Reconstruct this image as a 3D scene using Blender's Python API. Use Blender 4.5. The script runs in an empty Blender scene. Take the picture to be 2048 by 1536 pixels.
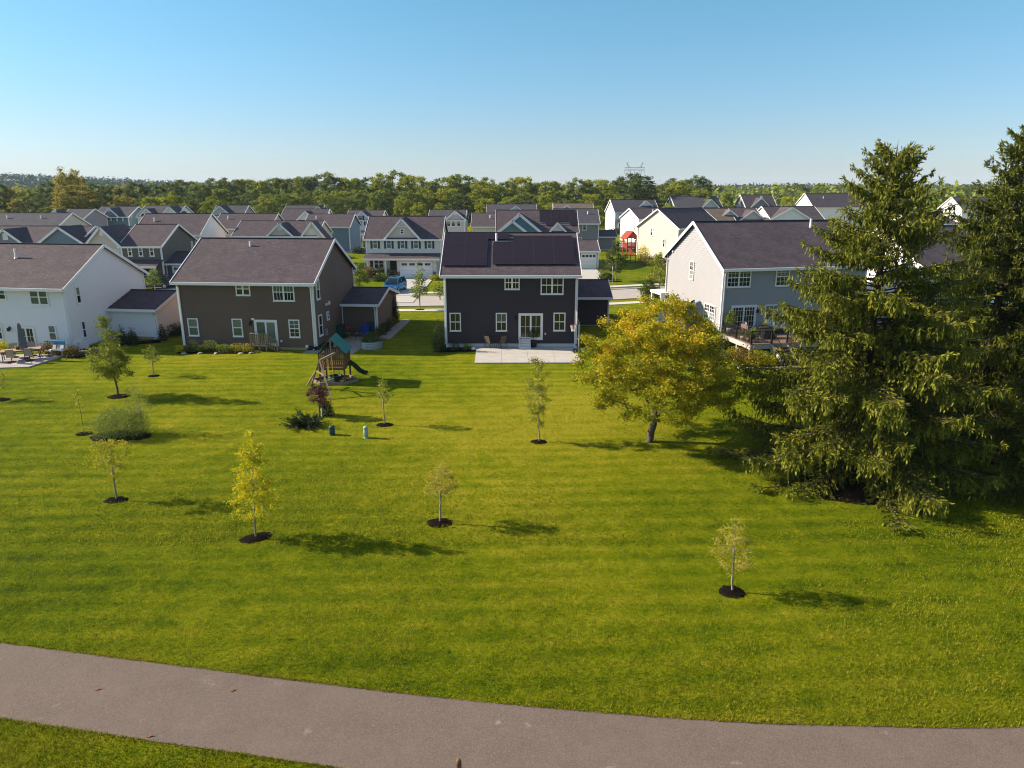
import bpy, math, random
import numpy as np
from mathutils import Vector, Matrix
R = math.radians
sc = bpy.context.scene
col = sc.collection

# ---------------------------------------------------------------- camera, sky, sun, exposure
F, TH, HC = 1420.0, R(15.6), 12.46            # focal length in photo pixels, tilt, height above the lawn
cam = bpy.data.objects.new('camera', bpy.data.cameras.new('camera'))
cam.location = (0, 0, HC); cam.rotation_euler = (R(90) - TH, 0, 0)
cam.data.sensor_width = 36; cam.data.lens = 36 * F / 2048
cam.data.clip_start = 0.1; cam.data.clip_end = 20000
col.objects.link(cam); sc.camera = cam

SUN_EL, SUN_AZ = R(28), R(8.5)                 # low evening sun from the left, a little behind the houses
sdir = Vector((-math.cos(SUN_AZ) * math.cos(SUN_EL), math.sin(SUN_AZ) * math.cos(SUN_EL), math.sin(SUN_EL)))
sun = bpy.data.objects.new('sun', bpy.data.lights.new('sun', 'SUN'))
sun.data.energy = 4.1; sun.data.angle = R(0.55); sun.data.color = (1.0, 0.88, 0.70)
sun.rotation_euler = sdir.to_track_quat('Z', 'Y').to_euler(); sun.location = (-60, 20, 60)
col.objects.link(sun)
world = bpy.data.worlds.new('World'); sc.world = world; world.use_nodes = True
wn, wl = world.node_tree.nodes, world.node_tree.links
sky = wn.new('ShaderNodeTexSky'); sky.sky_type = 'NISHITA'; sky.sun_disc = False
sky.sun_elevation = SUN_EL; sky.sun_rotation = math.atan2(sdir.x, sdir.y)
sky.air_density = 1.0; sky.dust_density = 0.25; sky.ozone_density = 1.6; sky.altitude = 200
# the low sky of the photograph is cooler than the model's: one smooth tint by elevation, all round
tcw = wn.new('ShaderNodeTexCoord'); sep = wn.new('ShaderNodeSeparateXYZ'); rmp = wn.new('ShaderNodeValToRGB'); mulw = wn.new('ShaderNodeMix')
wl.new(tcw.outputs['Generated'], sep.inputs[0]); wl.new(sep.outputs[2], rmp.inputs[0])
el = rmp.color_ramp.elements; el[0].position = 0.0; el[0].color = (.38, .44, .63, 1); el[1].position = .8; el[1].color = (1.14, .95, .88, 1)
for ps, cc_ in ((.06, (.39, .47, .60)), (.14, (.385, .55, .63)), (.23, (.375, .62, .66)), (.45, (.82, .87, .85))):
    e_ = el.new(ps); e_.color = (*cc_, 1)
mulw.data_type = 'RGBA'; mulw.blend_type = 'MULTIPLY'; mulw.inputs[0].default_value = 1.0
wl.new(sky.outputs[0], mulw.inputs[6]); wl.new(rmp.outputs[0], mulw.inputs[7]); wl.new(mulw.outputs[2], wn['Background'].inputs[0])
wn['Background'].inputs[1].default_value = 0.098
sc.view_settings.view_transform = 'Standard'; sc.view_settings.look = 'None'
sc.view_settings.exposure = 1.27; sc.view_settings.gamma = 1.0; sc.view_settings.use_curve_mapping = False
sc.render.engine = 'CYCLES'
sc.cycles.max_bounces = 6; sc.cycles.diffuse_bounces = 3; sc.cycles.glossy_bounces = 2
sc.cycles.transmission_bounces = 3; sc.cycles.transparent_max_bounces = 6
sc.cycles.use_denoising = True; sc.cycles.filter_width = 1.1

# ---------------------------------------------------------------- from a point of the photograph to a place on the ground or a wall
def ray(px, py):
    u, v = (px - 1024) / F, (py - 768) / F
    return Vector((u, math.cos(TH) - v * math.sin(TH), -math.sin(TH) - v * math.cos(TH)))
def G(px, py, z=0.0):
    d = ray(px, py); t = (z - HC) / d.z
    return Vector((d.x * t, d.y * t, z))
def onY(px, py, Y):
    d = ray(px, py); t = Y / d.y
    return Vector((d.x * t, Y, HC + d.z * t))

# ---------------------------------------------------------------- materials
MATS = {}
def mat(name, c, rough=0.7, var=0.0, vs=3.0, bump=0.0, bs=40.0, spec=0.18, metal=0.0, c2=None):
    """plain surface: colour, optional blotchy variation towards c2 and a fine bump"""
    if name in MATS: return MATS[name]
    m = bpy.data.materials.new(name); m.use_nodes = True; MATS[name] = m
    n, l = m.node_tree.nodes, m.node_tree.links
    b = n['Principled BSDF']
    b.inputs['Base Color'].default_value = (*c, 1); b.inputs['Roughness'].default_value = rough
    b.inputs['Specular IOR Level'].default_value = spec; b.inputs['Metallic'].default_value = metal
    if var > 0:
        tc = n.new('ShaderNodeTexCoord'); nz = n.new('ShaderNodeTexNoise')
        nz.inputs['Scale'].default_value = vs; nz.inputs['Detail'].default_value = 6; nz.inputs['Roughness'].default_value = 0.65
        l.new(tc.outputs['Object'], nz.inputs['Vector'])
        mp = n.new('ShaderNodeMapRange'); mp.inputs[1].default_value = 0.3; mp.inputs[2].default_value = 0.7
        l.new(nz.outputs['Fac'], mp.inputs[0])
        mx = n.new('ShaderNodeMix'); mx.data_type = 'RGBA'
        k = c2 if c2 else tuple(x * (1 - var) for x in c)
        mx.inputs[6].default_value = (*c, 1); mx.inputs[7].default_value = (*k, 1)
        l.new(mp.outputs[0], mx.inputs[0]); l.new(mx.outputs[2], b.inputs['Base Color'])
    if bump > 0:
        tc2 = n.new('ShaderNodeTexCoord'); n2 = n.new('ShaderNodeTexNoise'); n2.inputs['Scale'].default_value = bs; n2.inputs['Detail'].default_value = 4
        bp = n.new('ShaderNodeBump'); bp.inputs['Strength'].default_value = bump; bp.inputs['Distance'].default_value = 0.02
        l.new(tc2.outputs['Object'], n2.inputs['Vector']); l.new(n2.outputs['Fac'], bp.inputs['Height']); l.new(bp.outputs[0], b.inputs['Normal'])
    return m

def leafmat(name, c1, c2, c3, transl=0.35, rough=0.55):
    """leaves: colour runs c1 > c2 > c3 with the per-leaf attribute 'tint'; some light passes through"""
    m = bpy.data.materials.new(name); m.use_nodes = True
    n, l = m.node_tree.nodes, m.node_tree.links
    b = n['Principled BSDF']; out = n['Material Output']
    at = n.new('ShaderNodeAttribute'); at.attribute_name = 'tint'
    oi = n.new('ShaderNodeObjectInfo')
    ad = n.new('ShaderNodeMath'); ad.operation = 'MULTIPLY_ADD'; ad.inputs[1].default_value = 0.3
    sb = n.new('ShaderNodeMath'); sb.operation = 'SUBTRACT'; sb.inputs[1].default_value = 0.15
    l.new(oi.outputs['Random'], ad.inputs[0]); l.new(at.outputs['Fac'], ad.inputs[2]); l.new(ad.outputs[0], sb.inputs[0])
    rp = n.new('ShaderNodeValToRGB'); e = rp.color_ramp.elements
    e[0].position = 0.05; e[0].color = (*c1, 1); e[1].position = 0.95; e[1].color = (*c3, 1)
    k = e.new(0.5); k.color = (*c2, 1)
    l.new(sb.outputs[0], rp.inputs[0]); l.new(rp.outputs[0], b.inputs['Base Color'])
    b.inputs['Roughness'].default_value = rough; b.inputs['Specular IOR Level'].default_value = 0.10
    t = n.new('ShaderNodeBsdfTranslucent'); l.new(rp.outputs[0], t.inputs[0])
    mx = n.new('ShaderNodeMixShader'); mx.inputs[0].default_value = transl
    l.new(b.outputs[0], mx.inputs[1]); l.new(t.outputs[0], mx.inputs[2]); l.new(mx.outputs[0], out.inputs[0])
    return m

def shingle(name, c1, c2):
    """asphalt shingles: courses with tabs of slightly different tone, grain and streaks"""
    m = bpy.data.materials.new(name); m.use_nodes = True
    n, l = m.node_tree.nodes, m.node_tree.links
    b = n['Principled BSDF']; b.inputs['Roughness'].default_value = 0.85; b.inputs['Specular IOR Level'].default_value = 0.15
    uv = n.new('ShaderNodeUVMap'); uv.uv_map = 'uv'
    br = n.new('ShaderNodeTexBrick'); br.inputs['Scale'].default_value = 1.0
    br.inputs['Brick Width'].default_value = 0.32; br.inputs['Row Height'].default_value = 0.145
    br.inputs['Mortar Size'].default_value = 0.018; br.inputs['Bias'].default_value = 0.0
    br.inputs['Color1'].default_value = (*c1, 1); br.inputs['Color2'].default_value = (*c2, 1)
    br.inputs['Mortar'].default_value = (*[x * 0.42 for x in c1], 1)
    l.new(uv.outputs[0], br.inputs['Vector'])
    nz = n.new('ShaderNodeTexNoise'); nz.inputs['Scale'].default_value = 0.9; nz.inputs['Detail'].default_value = 8; nz.inputs['Roughness'].default_value = 0.7
    l.new(uv.outputs[0], nz.inputs['Vector'])
    mp = n.new('ShaderNodeMapRange'); mp.inputs[1].default_value = 0.25; mp.inputs[2].default_value = 0.75; mp.inputs[3].default_value = 0.78; mp.inputs[4].default_value = 1.22
    l.new(nz.outputs['Fac'], mp.inputs[0])
    ml = n.new('ShaderNodeMix'); ml.data_type = 'RGBA'; ml.blend_type = 'MULTIPLY'; ml.inputs[0].default_value = 1
    l.new(br.outputs['Color'], ml.inputs[6]); l.new(mp.outputs[0], ml.inputs[7]); l.new(ml.outputs[2], b.inputs['Base Color'])
    bp = n.new('ShaderNodeBump'); bp.inputs['Strength'].default_value = 0.5; bp.inputs['Distance'].default_value = 0.012
    l.new(br.outputs['Fac'], bp.inputs['Height']); bp.invert = True; l.new(bp.outputs[0], b.inputs['Normal'])
    return m

white_trim = mat('white trim', (0.80, 0.755, 0.745), 0.5)
glass = mat('window glass', (0.012, 0.016, 0.015), 0.06, spec=0.7, bump=.03, bs=1.2)
glass_olive = mat('window glass tinted with olive reflection', (0.040, 0.038, 0.018), 0.08, spec=0.55, var=.6, vs=1.6, bump=.03, bs=1.0)  # the olive base colour paints in a greenish reflection on the panes
glass_blind = mat('window glass over pale blind', (0.17, 0.20, 0.17), 0.12, spec=0.6, var=0.25, vs=1.5)
glass_curtain = mat('window glass over green curtain', (0.09, 0.13, 0.10), 0.10, spec=0.6, var=0.4, vs=3)
roof_brown = shingle('brown shingles', (0.124, 0.096, 0.104), (0.086, 0.067, 0.074))
roof_grey = shingle('grey shingles', (0.105, 0.098, 0.112), (0.078, 0.072, 0.085))
roof_tan = shingle('tan shingles', (0.20, 0.155, 0.125), (0.15, 0.115, 0.095))
concrete = mat('concrete', (0.50, 0.46, 0.41), 0.85, var=0.16, vs=1.3, bump=0.15)
concrete_dark = mat('weathered concrete', (0.36, 0.32, 0.27), 0.9, var=0.25, vs=2)
mulch = mat('mulch', (0.014, 0.009, 0.007), 0.95, var=0.6, vs=9, bump=1.0, bs=30, spec=0.03)
bark = mat('bark', (0.13, 0.10, 0.075), 0.9, var=0.45, vs=6, bump=0.5, bs=12)
bark_pale = mat('pale young bark', (0.30, 0.25, 0.18), 0.85, var=0.3, vs=8)
bark_dark = mat('dark bark', (0.055, 0.042, 0.032), 0.9, var=0.4, vs=6)
wood_brown = mat('stained wood', (0.20, 0.115, 0.062), 0.8, var=0.35, vs=4)
wood_grey = mat('weathered wood', (0.33, 0.24, 0.15), 0.85, var=0.35, vs=4)
black_metal = mat('black metal', (0.02, 0.02, 0.021), 0.45)
bronze_metal = mat('bronze metal', (0.07, 0.05, 0.04), 0.5)
steel = mat('galvanised steel', (0.42, 0.43, 0.44), 0.45, metal=0.6, var=0.2)

# ---------------------------------------------------------------- mesh builder
class B:
    def __init__(s): s.v = []; s.f = []; s.uv = {}
    def poly(s, *p, uv=None):
        k = len(s.v); s.v.extend(tuple(q) for q in p); s.f.append(tuple(range(k, k + len(p))))
        if uv: s.uv[len(s.f) - 1] = uv
    def box(s, x0, y0, z0, x1, y1, z1):
        k = len(s.v)
        s.v += [(x0,y0,z0),(x1,y0,z0),(x1,y1,z0),(x0,y1,z0),(x0,y0,z1),(x1,y0,z1),(x1,y1,z1),(x0,y1,z1)]
        s.f += [tuple(k + i for i in q) for q in ((0,3,2,1),(4,5,6,7),(0,1,5,4),(1,2,6,5),(2,3,7,6),(3,0,4,7))]
    def bar(s, p0, p1, w, h, up=(0, 0, 1)):
        p0, p1 = Vector(p0), Vector(p1); d = (p1 - p0).normalized(); u = Vector(up)
        if abs(d.dot(u)) > 0.95: u = Vector((0, 1, 0))
        a = d.cross(u).normalized() * (w / 2); b = a.cross(d).normalized() * (h / 2)
        k = len(s.v)
        for p in (p0, p1): s.v += [tuple(p - a - b), tuple(p + a - b), tuple(p + a + b), tuple(p - a + b)]
        s.f += [tuple(k + i for i in q) for q in ((0,1,2,3),(7,6,5,4),(0,4,5,1),(1,5,6,2),(2,6,7,3),(3,7,4,0))]
    def tube(s, p0, p1, r0, r1, n=6, cap=True):
        p0, p1 = Vector(p0), Vector(p1); d = (p1 - p0)
        if d.length < 1e-6: return
        d.normalize(); u = Vector((0, 0, 1)) if abs(d.z) < 0.9 else Vector((1, 0, 0))
        a = d.cross(u).normalized(); b = a.cross(d); k = len(s.v)
        for p, r in ((p0, r0), (p1, r1)):
            for i in range(n):
                t = 2 * math.pi * i / n; s.v.append(tuple(p + a * (r * math.cos(t)) + b * (r * math.sin(t))))
        for i in range(n): j = (i + 1) % n; s.f.append((k + i, k + j, k + n + j, k + n + i))
        if cap: s.f.append(tuple(k + n + i for i in range(n))); s.f.append(tuple(k + n - 1 - i for i in range(n)))
    def chain(s, pts, rad, n=6):
        for i in range(len(pts) - 1): s.tube(pts[i], pts[i + 1], rad[i], rad[i + 1], n, i == len(pts) - 2)
    def lathe(s, prof, n=16, o=(0, 0, 0), sx=1.0, sy=1.0):
        k = len(s.v)
        for r, z in prof:
            for i in range(n):
                t = 2 * math.pi * i / n; s.v.append((o[0] + r * sx * math.cos(t), o[1] + r * sy * math.sin(t), o[2] + z))
        for j in range(len(prof) - 1):
            for i in range(n):
                q = (i + 1) % n; s.f.append((k + j*n + i, k + j*n + q, k + (j+1)*n + q, k + (j+1)*n + i))
        s.f.append(tuple(k + n - 1 - i for i in range(n))); s.f.append(tuple(k + (len(prof)-1)*n + i for i in range(n)))
    def mesh(s, name, m, smooth=False):
        me = bpy.data.meshes.new(name); me.from_pydata(s.v, [], s.f)
        if s.uv:
            lay = me.uv_layers.new(name='uv'); d = np.zeros(len(me.loops) * 2, np.float32); q = 0
            for fi, f in enumerate(s.f):
                u = s.uv.get(fi)
                for j in range(len(f)):
                    if u: d[q], d[q + 1] = u[j]
                    q += 2
            lay.data.foreach_set('uv', d)
        if m: me.materials.append(m)
        if smooth: me.polygons.foreach_set('use_smooth', [True] * len(me.polygons))
        me.update(); return me
    def obj(s, name, m, parent=None, smooth=False):
        return link(name, s.mesh(name, m, smooth), parent)

def link(name, me, parent=None, loc=None, rz=0.0):
    o = bpy.data.objects.new(name, me); col.objects.link(o)
    if parent: o.parent = parent
    if loc is not None: o.location = loc
    if rz: o.rotation_euler[2] = rz
    return o
def tag(o, label, cat, group=None):
    o['label'] = label; o['category'] = cat
    if group: o['group'] = group
    return o
def thing(name, label, cat, loc=(0, 0, 0), rz=0.0, group=None):
    return tag(link(name, None, None, loc, rz), label, cat, group)
def struct(o): o['kind'] = 'structure'; return o
def dup(root, loc, rz=0.0, label=None, scale=None):
    r = root.copy(); col.objects.link(r); r.location = loc; r.rotation_euler[2] = rz
    if label: r['label'] = label
    if scale: r.scale = scale if isinstance(scale, tuple) else (scale,) * 3
    for ch in root.children:
        c = ch.copy(); col.objects.link(c); c.parent = r
        for g in ch.children:
            k = g.copy(); col.objects.link(k); k.parent = c
    return r
# ---------------------------------------------------------------- houses
def sheet(name, pts, m, z, thick=0.0):
    """a flat sheet on the ground from outline points (world), optionally a slab of some thickness"""
    b = B(); top = [(p[0], p[1], z) for p in pts]; b.poly(*top)
    if thick:
        n = len(pts); low = [(p[0], p[1], z - thick) for p in pts]
        for i in range(n): j = (i + 1) % n; b.poly(low[i], low[j], top[j], top[i])
    return b.obj(name, m)

LAP = 0.042
class House:
    """origin = corner of the wall that faces the camera (its left end), x along that wall, y away from the camera"""
    def __init__(s, name, label, eL, eR, h, d=10.2, ridge_y=None, rise=2.7, yaw=None, w=None, lap=False, siding=None, roof=roof_brown, fh=0.25, ov=0.4, found=concrete, cat='house', corner=True):
        L, Rr = G(*eL, h), G(*eR, h); s.h = h
        s.yaw = math.atan2(Rr.y - L.y, Rr.x - L.x) if yaw is None else R(yaw)
        s.w = (Rr - L).length if w is None else w; s.d = d
        s.ov = ov; s.lap = lap; s.roofm = roof; s.sid = siding
        s.o = thing(name, label, cat, (L.x, L.y, 0), s.yaw)
        s.M = Matrix.Translation((L.x, L.y, 0)) @ Matrix.Rotation(s.yaw, 4, 'Z'); s.Mi = s.M.inverted()
        if ridge_y is not None:
            c = s.M @ Vector((s.w / 2, d / 2, 0)); rise = onY(1024, ridge_y, c.y).z - h
        s.rise = rise
        s.block('', 0, 0, s.w, d, h, rise, siding, fh=fh, found=found, corner=corner)
    def hit(s, px, py, wall, at=0.0):
        """a point of the photograph on one of the walls, in the house's own coordinates"""
        a = s.Mi @ Vector((0, 0, HC)); q = s.Mi.to_3x3() @ ray(px, py)
        t = (at - a.y) / q.y if wall == 'F' else (at - a.x) / q.x
        return a + q * t
    # -- a gabled volume: clad walls, foundation, roof, gutters, rake boards
    def block(s, pre, x0, y0, w, d, h, rise, sid, axis='x', fh=0.25, found=concrete, corner=True, roof=None, ov=None, gut=True, z0=0.0, vent=None, back=True):
        ov = s.ov if ov is None else ov; roof = roof or s.roofm
        nm = (lambda k: pre + '_' + k) if pre else (lambda k: k)
        if axis == 'x': T = lambda a, b, z: (x0 + a, y0 + b, z); lw, ld = w, d
        else: T = lambda a, b, z: (x0 + b, y0 + a, z); lw, ld = d, w
        e, t = (0.19, LAP) if s.lap else (50.0, 0.0)
        b = B()
        def wallrun(P, L, gable):
            z = z0 + fh; top = h + (rise if gable else 0)
            while z < top - 1e-3:
                z1 = min(z + e, top)
                if gable and z < h < z1 - 1e-6 and not s.lap: z1 = h
                def rng(zz):
                    if not gable or zz <= h: return 0.0, L
                    k = (zz - h) / rise * L / 2; return k, L - k
                a0, a1 = rng(z); c0, c1 = rng(z1)
                pts = [P(a0, t, z), P(a1, t, z), P(c1, 0.001, z1)]
                if c1 - c0 > 1e-4: pts.append(P(c0, 0.001, z1))
                b.poly(*pts)
                if t: b.poly(P(a0, 0, z), P(a1, 0, z), P(a1, t, z), P(a0, t, z))
                z = z1
        wallrun(lambda u, o, z: T(u, -o, z), lw, False)
        if back: wallrun(lambda u, o, z: T(u, ld + o, z), lw, False)
        wallrun(lambda u, o, z: T(-o, u, z), ld, True)
        wallrun(lambda u, o, z: T(lw + o, u, z), ld, True)
        b.obj(nm('wall'), sid, s.o)
        if fh > 0:
            b = B(); b.box(x0 + 0.02, y0 + 0.02, z0 - 0.6, x0 + w - 0.02, y0 + d - 0.02, z0 + fh + 0.01); b.obj(nm('foundation'), found, s.o)
        # roof slab with real thickness, uv in metres for the shingle courses
        sl = rise / (ld / 2); th = 0.13; b = B()
        zr = h + rise + 0.10; ze = h + 0.10 - sl * ov; Lx0, Lx1 = -ov * 0.75, lw + ov * 0.75
        ln = math.hypot(ld / 2 + ov, zr - ze)
        for sgn in (0, 1):
            ye = -ov if sgn == 0 else ld + ov; ym = ld / 2
            q = [T(Lx0, ye, ze), T(Lx1, ye, ze), T(Lx1, ym, zr), T(Lx0, ym, zr)]
            b.poly(*q, uv=[(Lx0, 0), (Lx1, 0), (Lx1, ln), (Lx0, ln)])
            b.poly(*[(p[0], p[1], p[2] - th) for p in q])
            for i in range(4):
                j = (i + 1) % 4; p, r = q[i], q[j]
                if i != 2: b.poly(p, r, (r[0], r[1], r[2] - th), (p[0], p[1], p[2] - th))
        rf = b.obj(nm('roof'), roof, s.o)
        bb = B(); bb.bar(T(Lx0, ld/2, zr + 0.012), T(Lx1, ld/2, zr + 0.012), 0.28, 0.03); bb.obj('ridge_cap', roof, rf)
        for sgn in ((0, 1) if back else (0,)):
            ye, sg = (-ov, -1) if sgn == 0 else (ld + ov, 1)
            b = B(); a0, a1 = T(Lx0, ye + sg * 0.004, ze - 0.20), T(Lx1, ye + sg * 0.12, ze + 0.012)
            b.box(min(a0[0], a1[0]), min(a0[1], a1[1]), a0[2], max(a0[0], a1[0]), max(a0[1], a1[1]), a1[2])
            b.obj(nm('gutter') if gut else nm('fascia'), white_trim, s.o)
            b = B(); a0, a1 = T(Lx0 + .02, ye, ze - 0.20), T(Lx1 - .02, ye - sg * (ov - 0.02), ze - 0.165)
            b.box(min(a0[0], a1[0]), min(a0[1], a1[1]), a0[2], max(a0[0], a1[0]), max(a0[1], a1[1]), a1[2]); b.obj(nm('soffit'), white_trim, s.o)
        for xx in (Lx0 - 0.015, Lx1 + 0.015):
            for ye in (-ov, ld + ov):
                b = B(); b.bar(T(xx, ye, ze - 0.085), T(xx, ld / 2, zr - 0.085), 0.05, 0.24); b.obj(nm('rake_board'), white_trim, s.o)
        if corner:
            for (a, bb_) in ((0, 0), (lw, 0), (0, ld), (lw, ld)):
                p = T(a, bb_, 0); b = B(); k = 0.065 if s.lap else 0.09
                b.box(p[0] - k, p[1] - k, z0 + fh - 0.02, p[0] + k, p[1] + k, h - 0.02); b.obj(nm('corner_board'), white_trim, s.o)
        if vent:
            for (u, k, hh) in vent:        # position along the ridge, share of the way up the slope, height
                b = B(); yy = ld / 2 * k; z = h + 0.10 + sl * yy
                p = T(u, yy, z); b.tube((p[0], p[1], p[2] - 0.1), (p[0], p[1], p[2] + hh), 0.085, 0.08, 8); b.tube((p[0], p[1], p[2] - 0.03), (p[0], p[1], p[2] + 0.06), 0.16, 0.10, 8)
                b.obj('vent_pipe', white_trim, rf)
        return rf
    # -- a gable that faces the camera and dies into the front slope
    def gable(s, u0, u1, zb, peak, sid, y=-0.02, dep=5.0, vent=None, trim=0.18, zlow=None, roof=None, lattice=False):
        roof = roof or s.roofm; um = (u0 + u1) / 2; zl = zb if zlow is None else zlow
        b = B()
        if zl < zb: b.poly((u0, y, zl), (u1, y, zl), (u1, y, zb), (u0, y, zb)); b.poly((u0, y, zl), (u0, y + 2.5, zl), (u0, y + 2.5, zb), (u0, y, zb)); b.poly((u1, y, zl), (u1, y + 2.5, zl), (u1, y + 2.5, zb), (u1, y, zb))
        b.poly((u0, y, zb), (u1, y, zb), (um, y, peak)); g = b.obj('gable_wall', sid, s.o)
        o = 0.3; k = (peak - zb) / (um - u0); rf = B(); ln = math.hypot(um - u0 + o, peak - zb + k * o)
        for sg, ue in ((-1, u0 - o), (1, u1 + o)):
            ze = zb - k * o + 0.06; zp = peak + 0.06
            q = [(ue, y - o, ze), (um, y - o, zp), (um, y + dep, zp), (ue, y + dep, ze)]
            rf.poly(*q, uv=[(0, 0), (0, ln), (dep, ln), (dep, 0)]); rf.poly(*[(p[0], p[1], p[2] - 0.1) for p in q])
            rf.poly(q[0], q[1], (q[1][0], q[1][1], q[1][2] - .1), (q[0][0], q[0][1], q[0][2] - .1)); rf.poly(q[0], q[3], (q[3][0], q[3][1], q[3][2] - .1), (q[0][0], q[0][1], q[0][2] - .1))
            w2 = trim / 2 + 0.05; b = B(); b.bar((ue, y - o - 0.03, ze - w2 * 0.9), (um, y - o - 0.03, zp - w2 * 0.9), 0.06, w2 * 2)
            b.obj('rake_board', white_trim, g)
        rf.obj('gable_roof', roof, s.o)
        if vent:
            b = B(); vw, vh, vz = vent; b.box(um - vw/2, y - 0.05, vz, um + vw/2, y - 0.005, vz + vh); b.obj('gable_vent', white_trim, g)
        if lattice:
            b = B(); zt = peak - (peak - zb) * 0.42; hw = (um - u0) * 0.42
            b.bar((um - hw, y - .06, zt), (um + hw, y - .06, zt), .05, .12); b.bar((um, y - .06, zt), (um, y - .06, peak - .2), .12, .05)
            b.bar((um - hw*.55, y - .062, zt), (um, y - .062, zt + (peak-zt)*.5), .05, .1); b.bar((um + hw*.55, y - .062, zt), (um, y - .062, zt + (peak-zt)*.5), .05, .1)
            b.obj('gable_bracket', white_trim, g)
        return g
    # -- windows and doors. wall 'F' faces the camera, 'L' / 'R' are the ends; rect in wall coordinates
    def P(s, wall, at):
        k = LAP if s.lap else 0.0; q = lambda o: o + k if o > 0 else o      # trim and panes stand clear of the lapped boards
        if wall == 'F': return lambda u, o, z: (u, at - q(o), z)
        if wall == 'R': return lambda u, o, z: (at + q(o), u, z)
        return lambda u, o, z: (at - q(o), u, z)
    def wbox(s, b, P, u0, u1, z0, z1, o0, o1):
        a, c = P(u0, o0, z0), P(u1, o1, z1)
        b.box(min(a[0], c[0]), min(a[1], c[1]), z0, max(a[0], c[0]), max(a[1], c[1]), z1)
    def window(s, u0, u1, z0, z1, wall='F', at=0.0, cols=1, grille=None, up=glass_blind, low=glass, shutters=None, frame=0.085, name='window', lite=None, sash=True):
        if u0 > u1: u0, u1 = u1, u0
        if z0 > z1: z0, z1 = z1, z0
        P = s.P(wall, at); b = B(); f = frame; D = 0.055
        s.wbox(b, P, u0, u0 + f, z0, z1, 0, D); s.wbox(b, P, u1 - f, u1, z0, z1, 0, D)
        s.wbox(b, P, u0 + f, u1 - f, z0, z0 + f, 0, D); s.wbox(b, P, u0 + f, u1 - f, z1 - f, z1, 0, D)
        if name == 'window': s.wbox(b, P, u0 - .03, u1 + .03, z0 - .045, z0 - .002, 0, D + .03)
        cw = (u1 - u0) / cols; zm = (z0 + z1) / 2
        for i in range(1, cols): mm = f*.75 if sash else .02; s.wbox(b, P, u0 + i*cw - mm, u0 + i*cw + mm, z0 + f, z1 - f, 0, D - .002)
        w = b.obj(name, white_trim, s.o)
        for i in range(cols):
            mm = f*.75 if sash else .02; a0 = u0 + i*cw + (f if i == 0 else mm); a1 = u0 + (i+1)*cw - (f if i == cols-1 else mm)
            if sash:
                b = B(); s.wbox(b, P, a0, a1, zm - .035, zm + .035, .018, .045); b.obj('meeting_rail', white_trim, w)
                for (q0, q1, m) in ((z0 + f, zm - .035, low), (zm + .035, z1 - f, up)):
                    b = B(); s.wbox(b, P, a0, a1, q0, q1, .012, .026); b.obj('pane', m, w)
                    if grille:
                        nx, ny = grille; b = B()
                        for k in range(1, nx): uu = a0 + (a1-a0)*k/nx; s.wbox(b, P, uu - .014, uu + .014, q0, q1, .027, .034)
                        for k in range(1, ny): zz = q0 + (q1-q0)*k/ny; s.wbox(b, P, a0, a1, zz - .014, zz + .014, .027, .0335)
                        b.obj('grille', white_trim, w)
            else:
                m = (low, up)[i % 2]
                b = B(); s.wbox(b, P, a0, a1, z0 + f, z1 - f, .012, .026); b.obj('pane', m, w)
                b = B(); k = .05
                s.wbox(b, P, a0, a0 + k, z0 + f, z1 - f, .024, .04); s.wbox(b, P, a1 - k, a1, z0 + f, z1 - f, .024, .04); s.wbox(b, P, a0 + k, a1 - k, z0 + f, z0 + f + .09, .024, .0395); s.wbox(b, P, a0 + k, a1 - k, z1 - f - .05, z1 - f, .024, .0395)
                if grille:
                    nx, ny = grille
                    for q in range(1, nx): uu = a0 + (a1-a0)*q/nx; s.wbox(b, P, uu - .012, uu + .012, z0 + f, z1 - f, .026, .035)
                    for q in range(1, ny): zz = z0 + (z1-z0)*q/ny; s.wbox(b, P, a0, a1, zz - .012, zz + .012, .026, .0345)
                b.obj('sliding_leaf', white_trim, w)
        if shutters:
            sw = max(0.3, (u1 - u0) * 0.38)
            for a in (u0 - sw - .02, u1 + .02):
                b = B(); s.wbox(b, P, a, a + sw, z0, z1, 0, .045); b.obj('shutter', shutters, s.o)
        return w
    def winpx(s, x0, y0, x1, y1, wall='F', at=None, **k):
        at = {'F': 0.0, 'L': 0.0, 'R': s.w}[wall] if at is None else at
        a, c = s.hit(x0, y0, wall, at), s.hit(x1, y1, wall, at)
        u = (a.x, c.x) if wall == 'F' else (a.y, c.y)
        return s.window(u[0], u[1], c.z, a.z, wall, at, **k)
    def downspout(s, x, y, z0=0.1, z1=None, out=(0, -1)):
        b = B(); z1 = s.h if z1 is None else z1; ox, oy = out
        p = Vector((x + ox * .10, y + oy * .10, 0))
        b.bar((p.x, p.y, z0 + .12), (p.x, p.y, z1 - .55), .09, .07)
        b.bar((p.x, p.y, z1 - .56), (p.x + ox * (s.ov - .04), p.y + oy * (s.ov - .04), z1 - .16), .085, .068)
        b.bar((p.x, p.y, z0 + .13), (p.x + ox * .35, p.y + oy * .35, z0 + .03), .085, .068)
        b.obj('downspout', white_trim, s.o)
    def wallthing(s, name, px, py, w, h, m, wall='F', dep=.12):
        at = {'F': 0.0, 'L': 0.0, 'R': s.w}[wall]; q = s.hit(px, py, wall, at); u = q.x if wall == 'F' else q.y
        b = B(); s.wbox(b, s.P(wall, at), u - w/2, u + w/2, q.z - h/2, q.z + h/2, 0, dep); b.obj(name, m, s.o)
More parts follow.
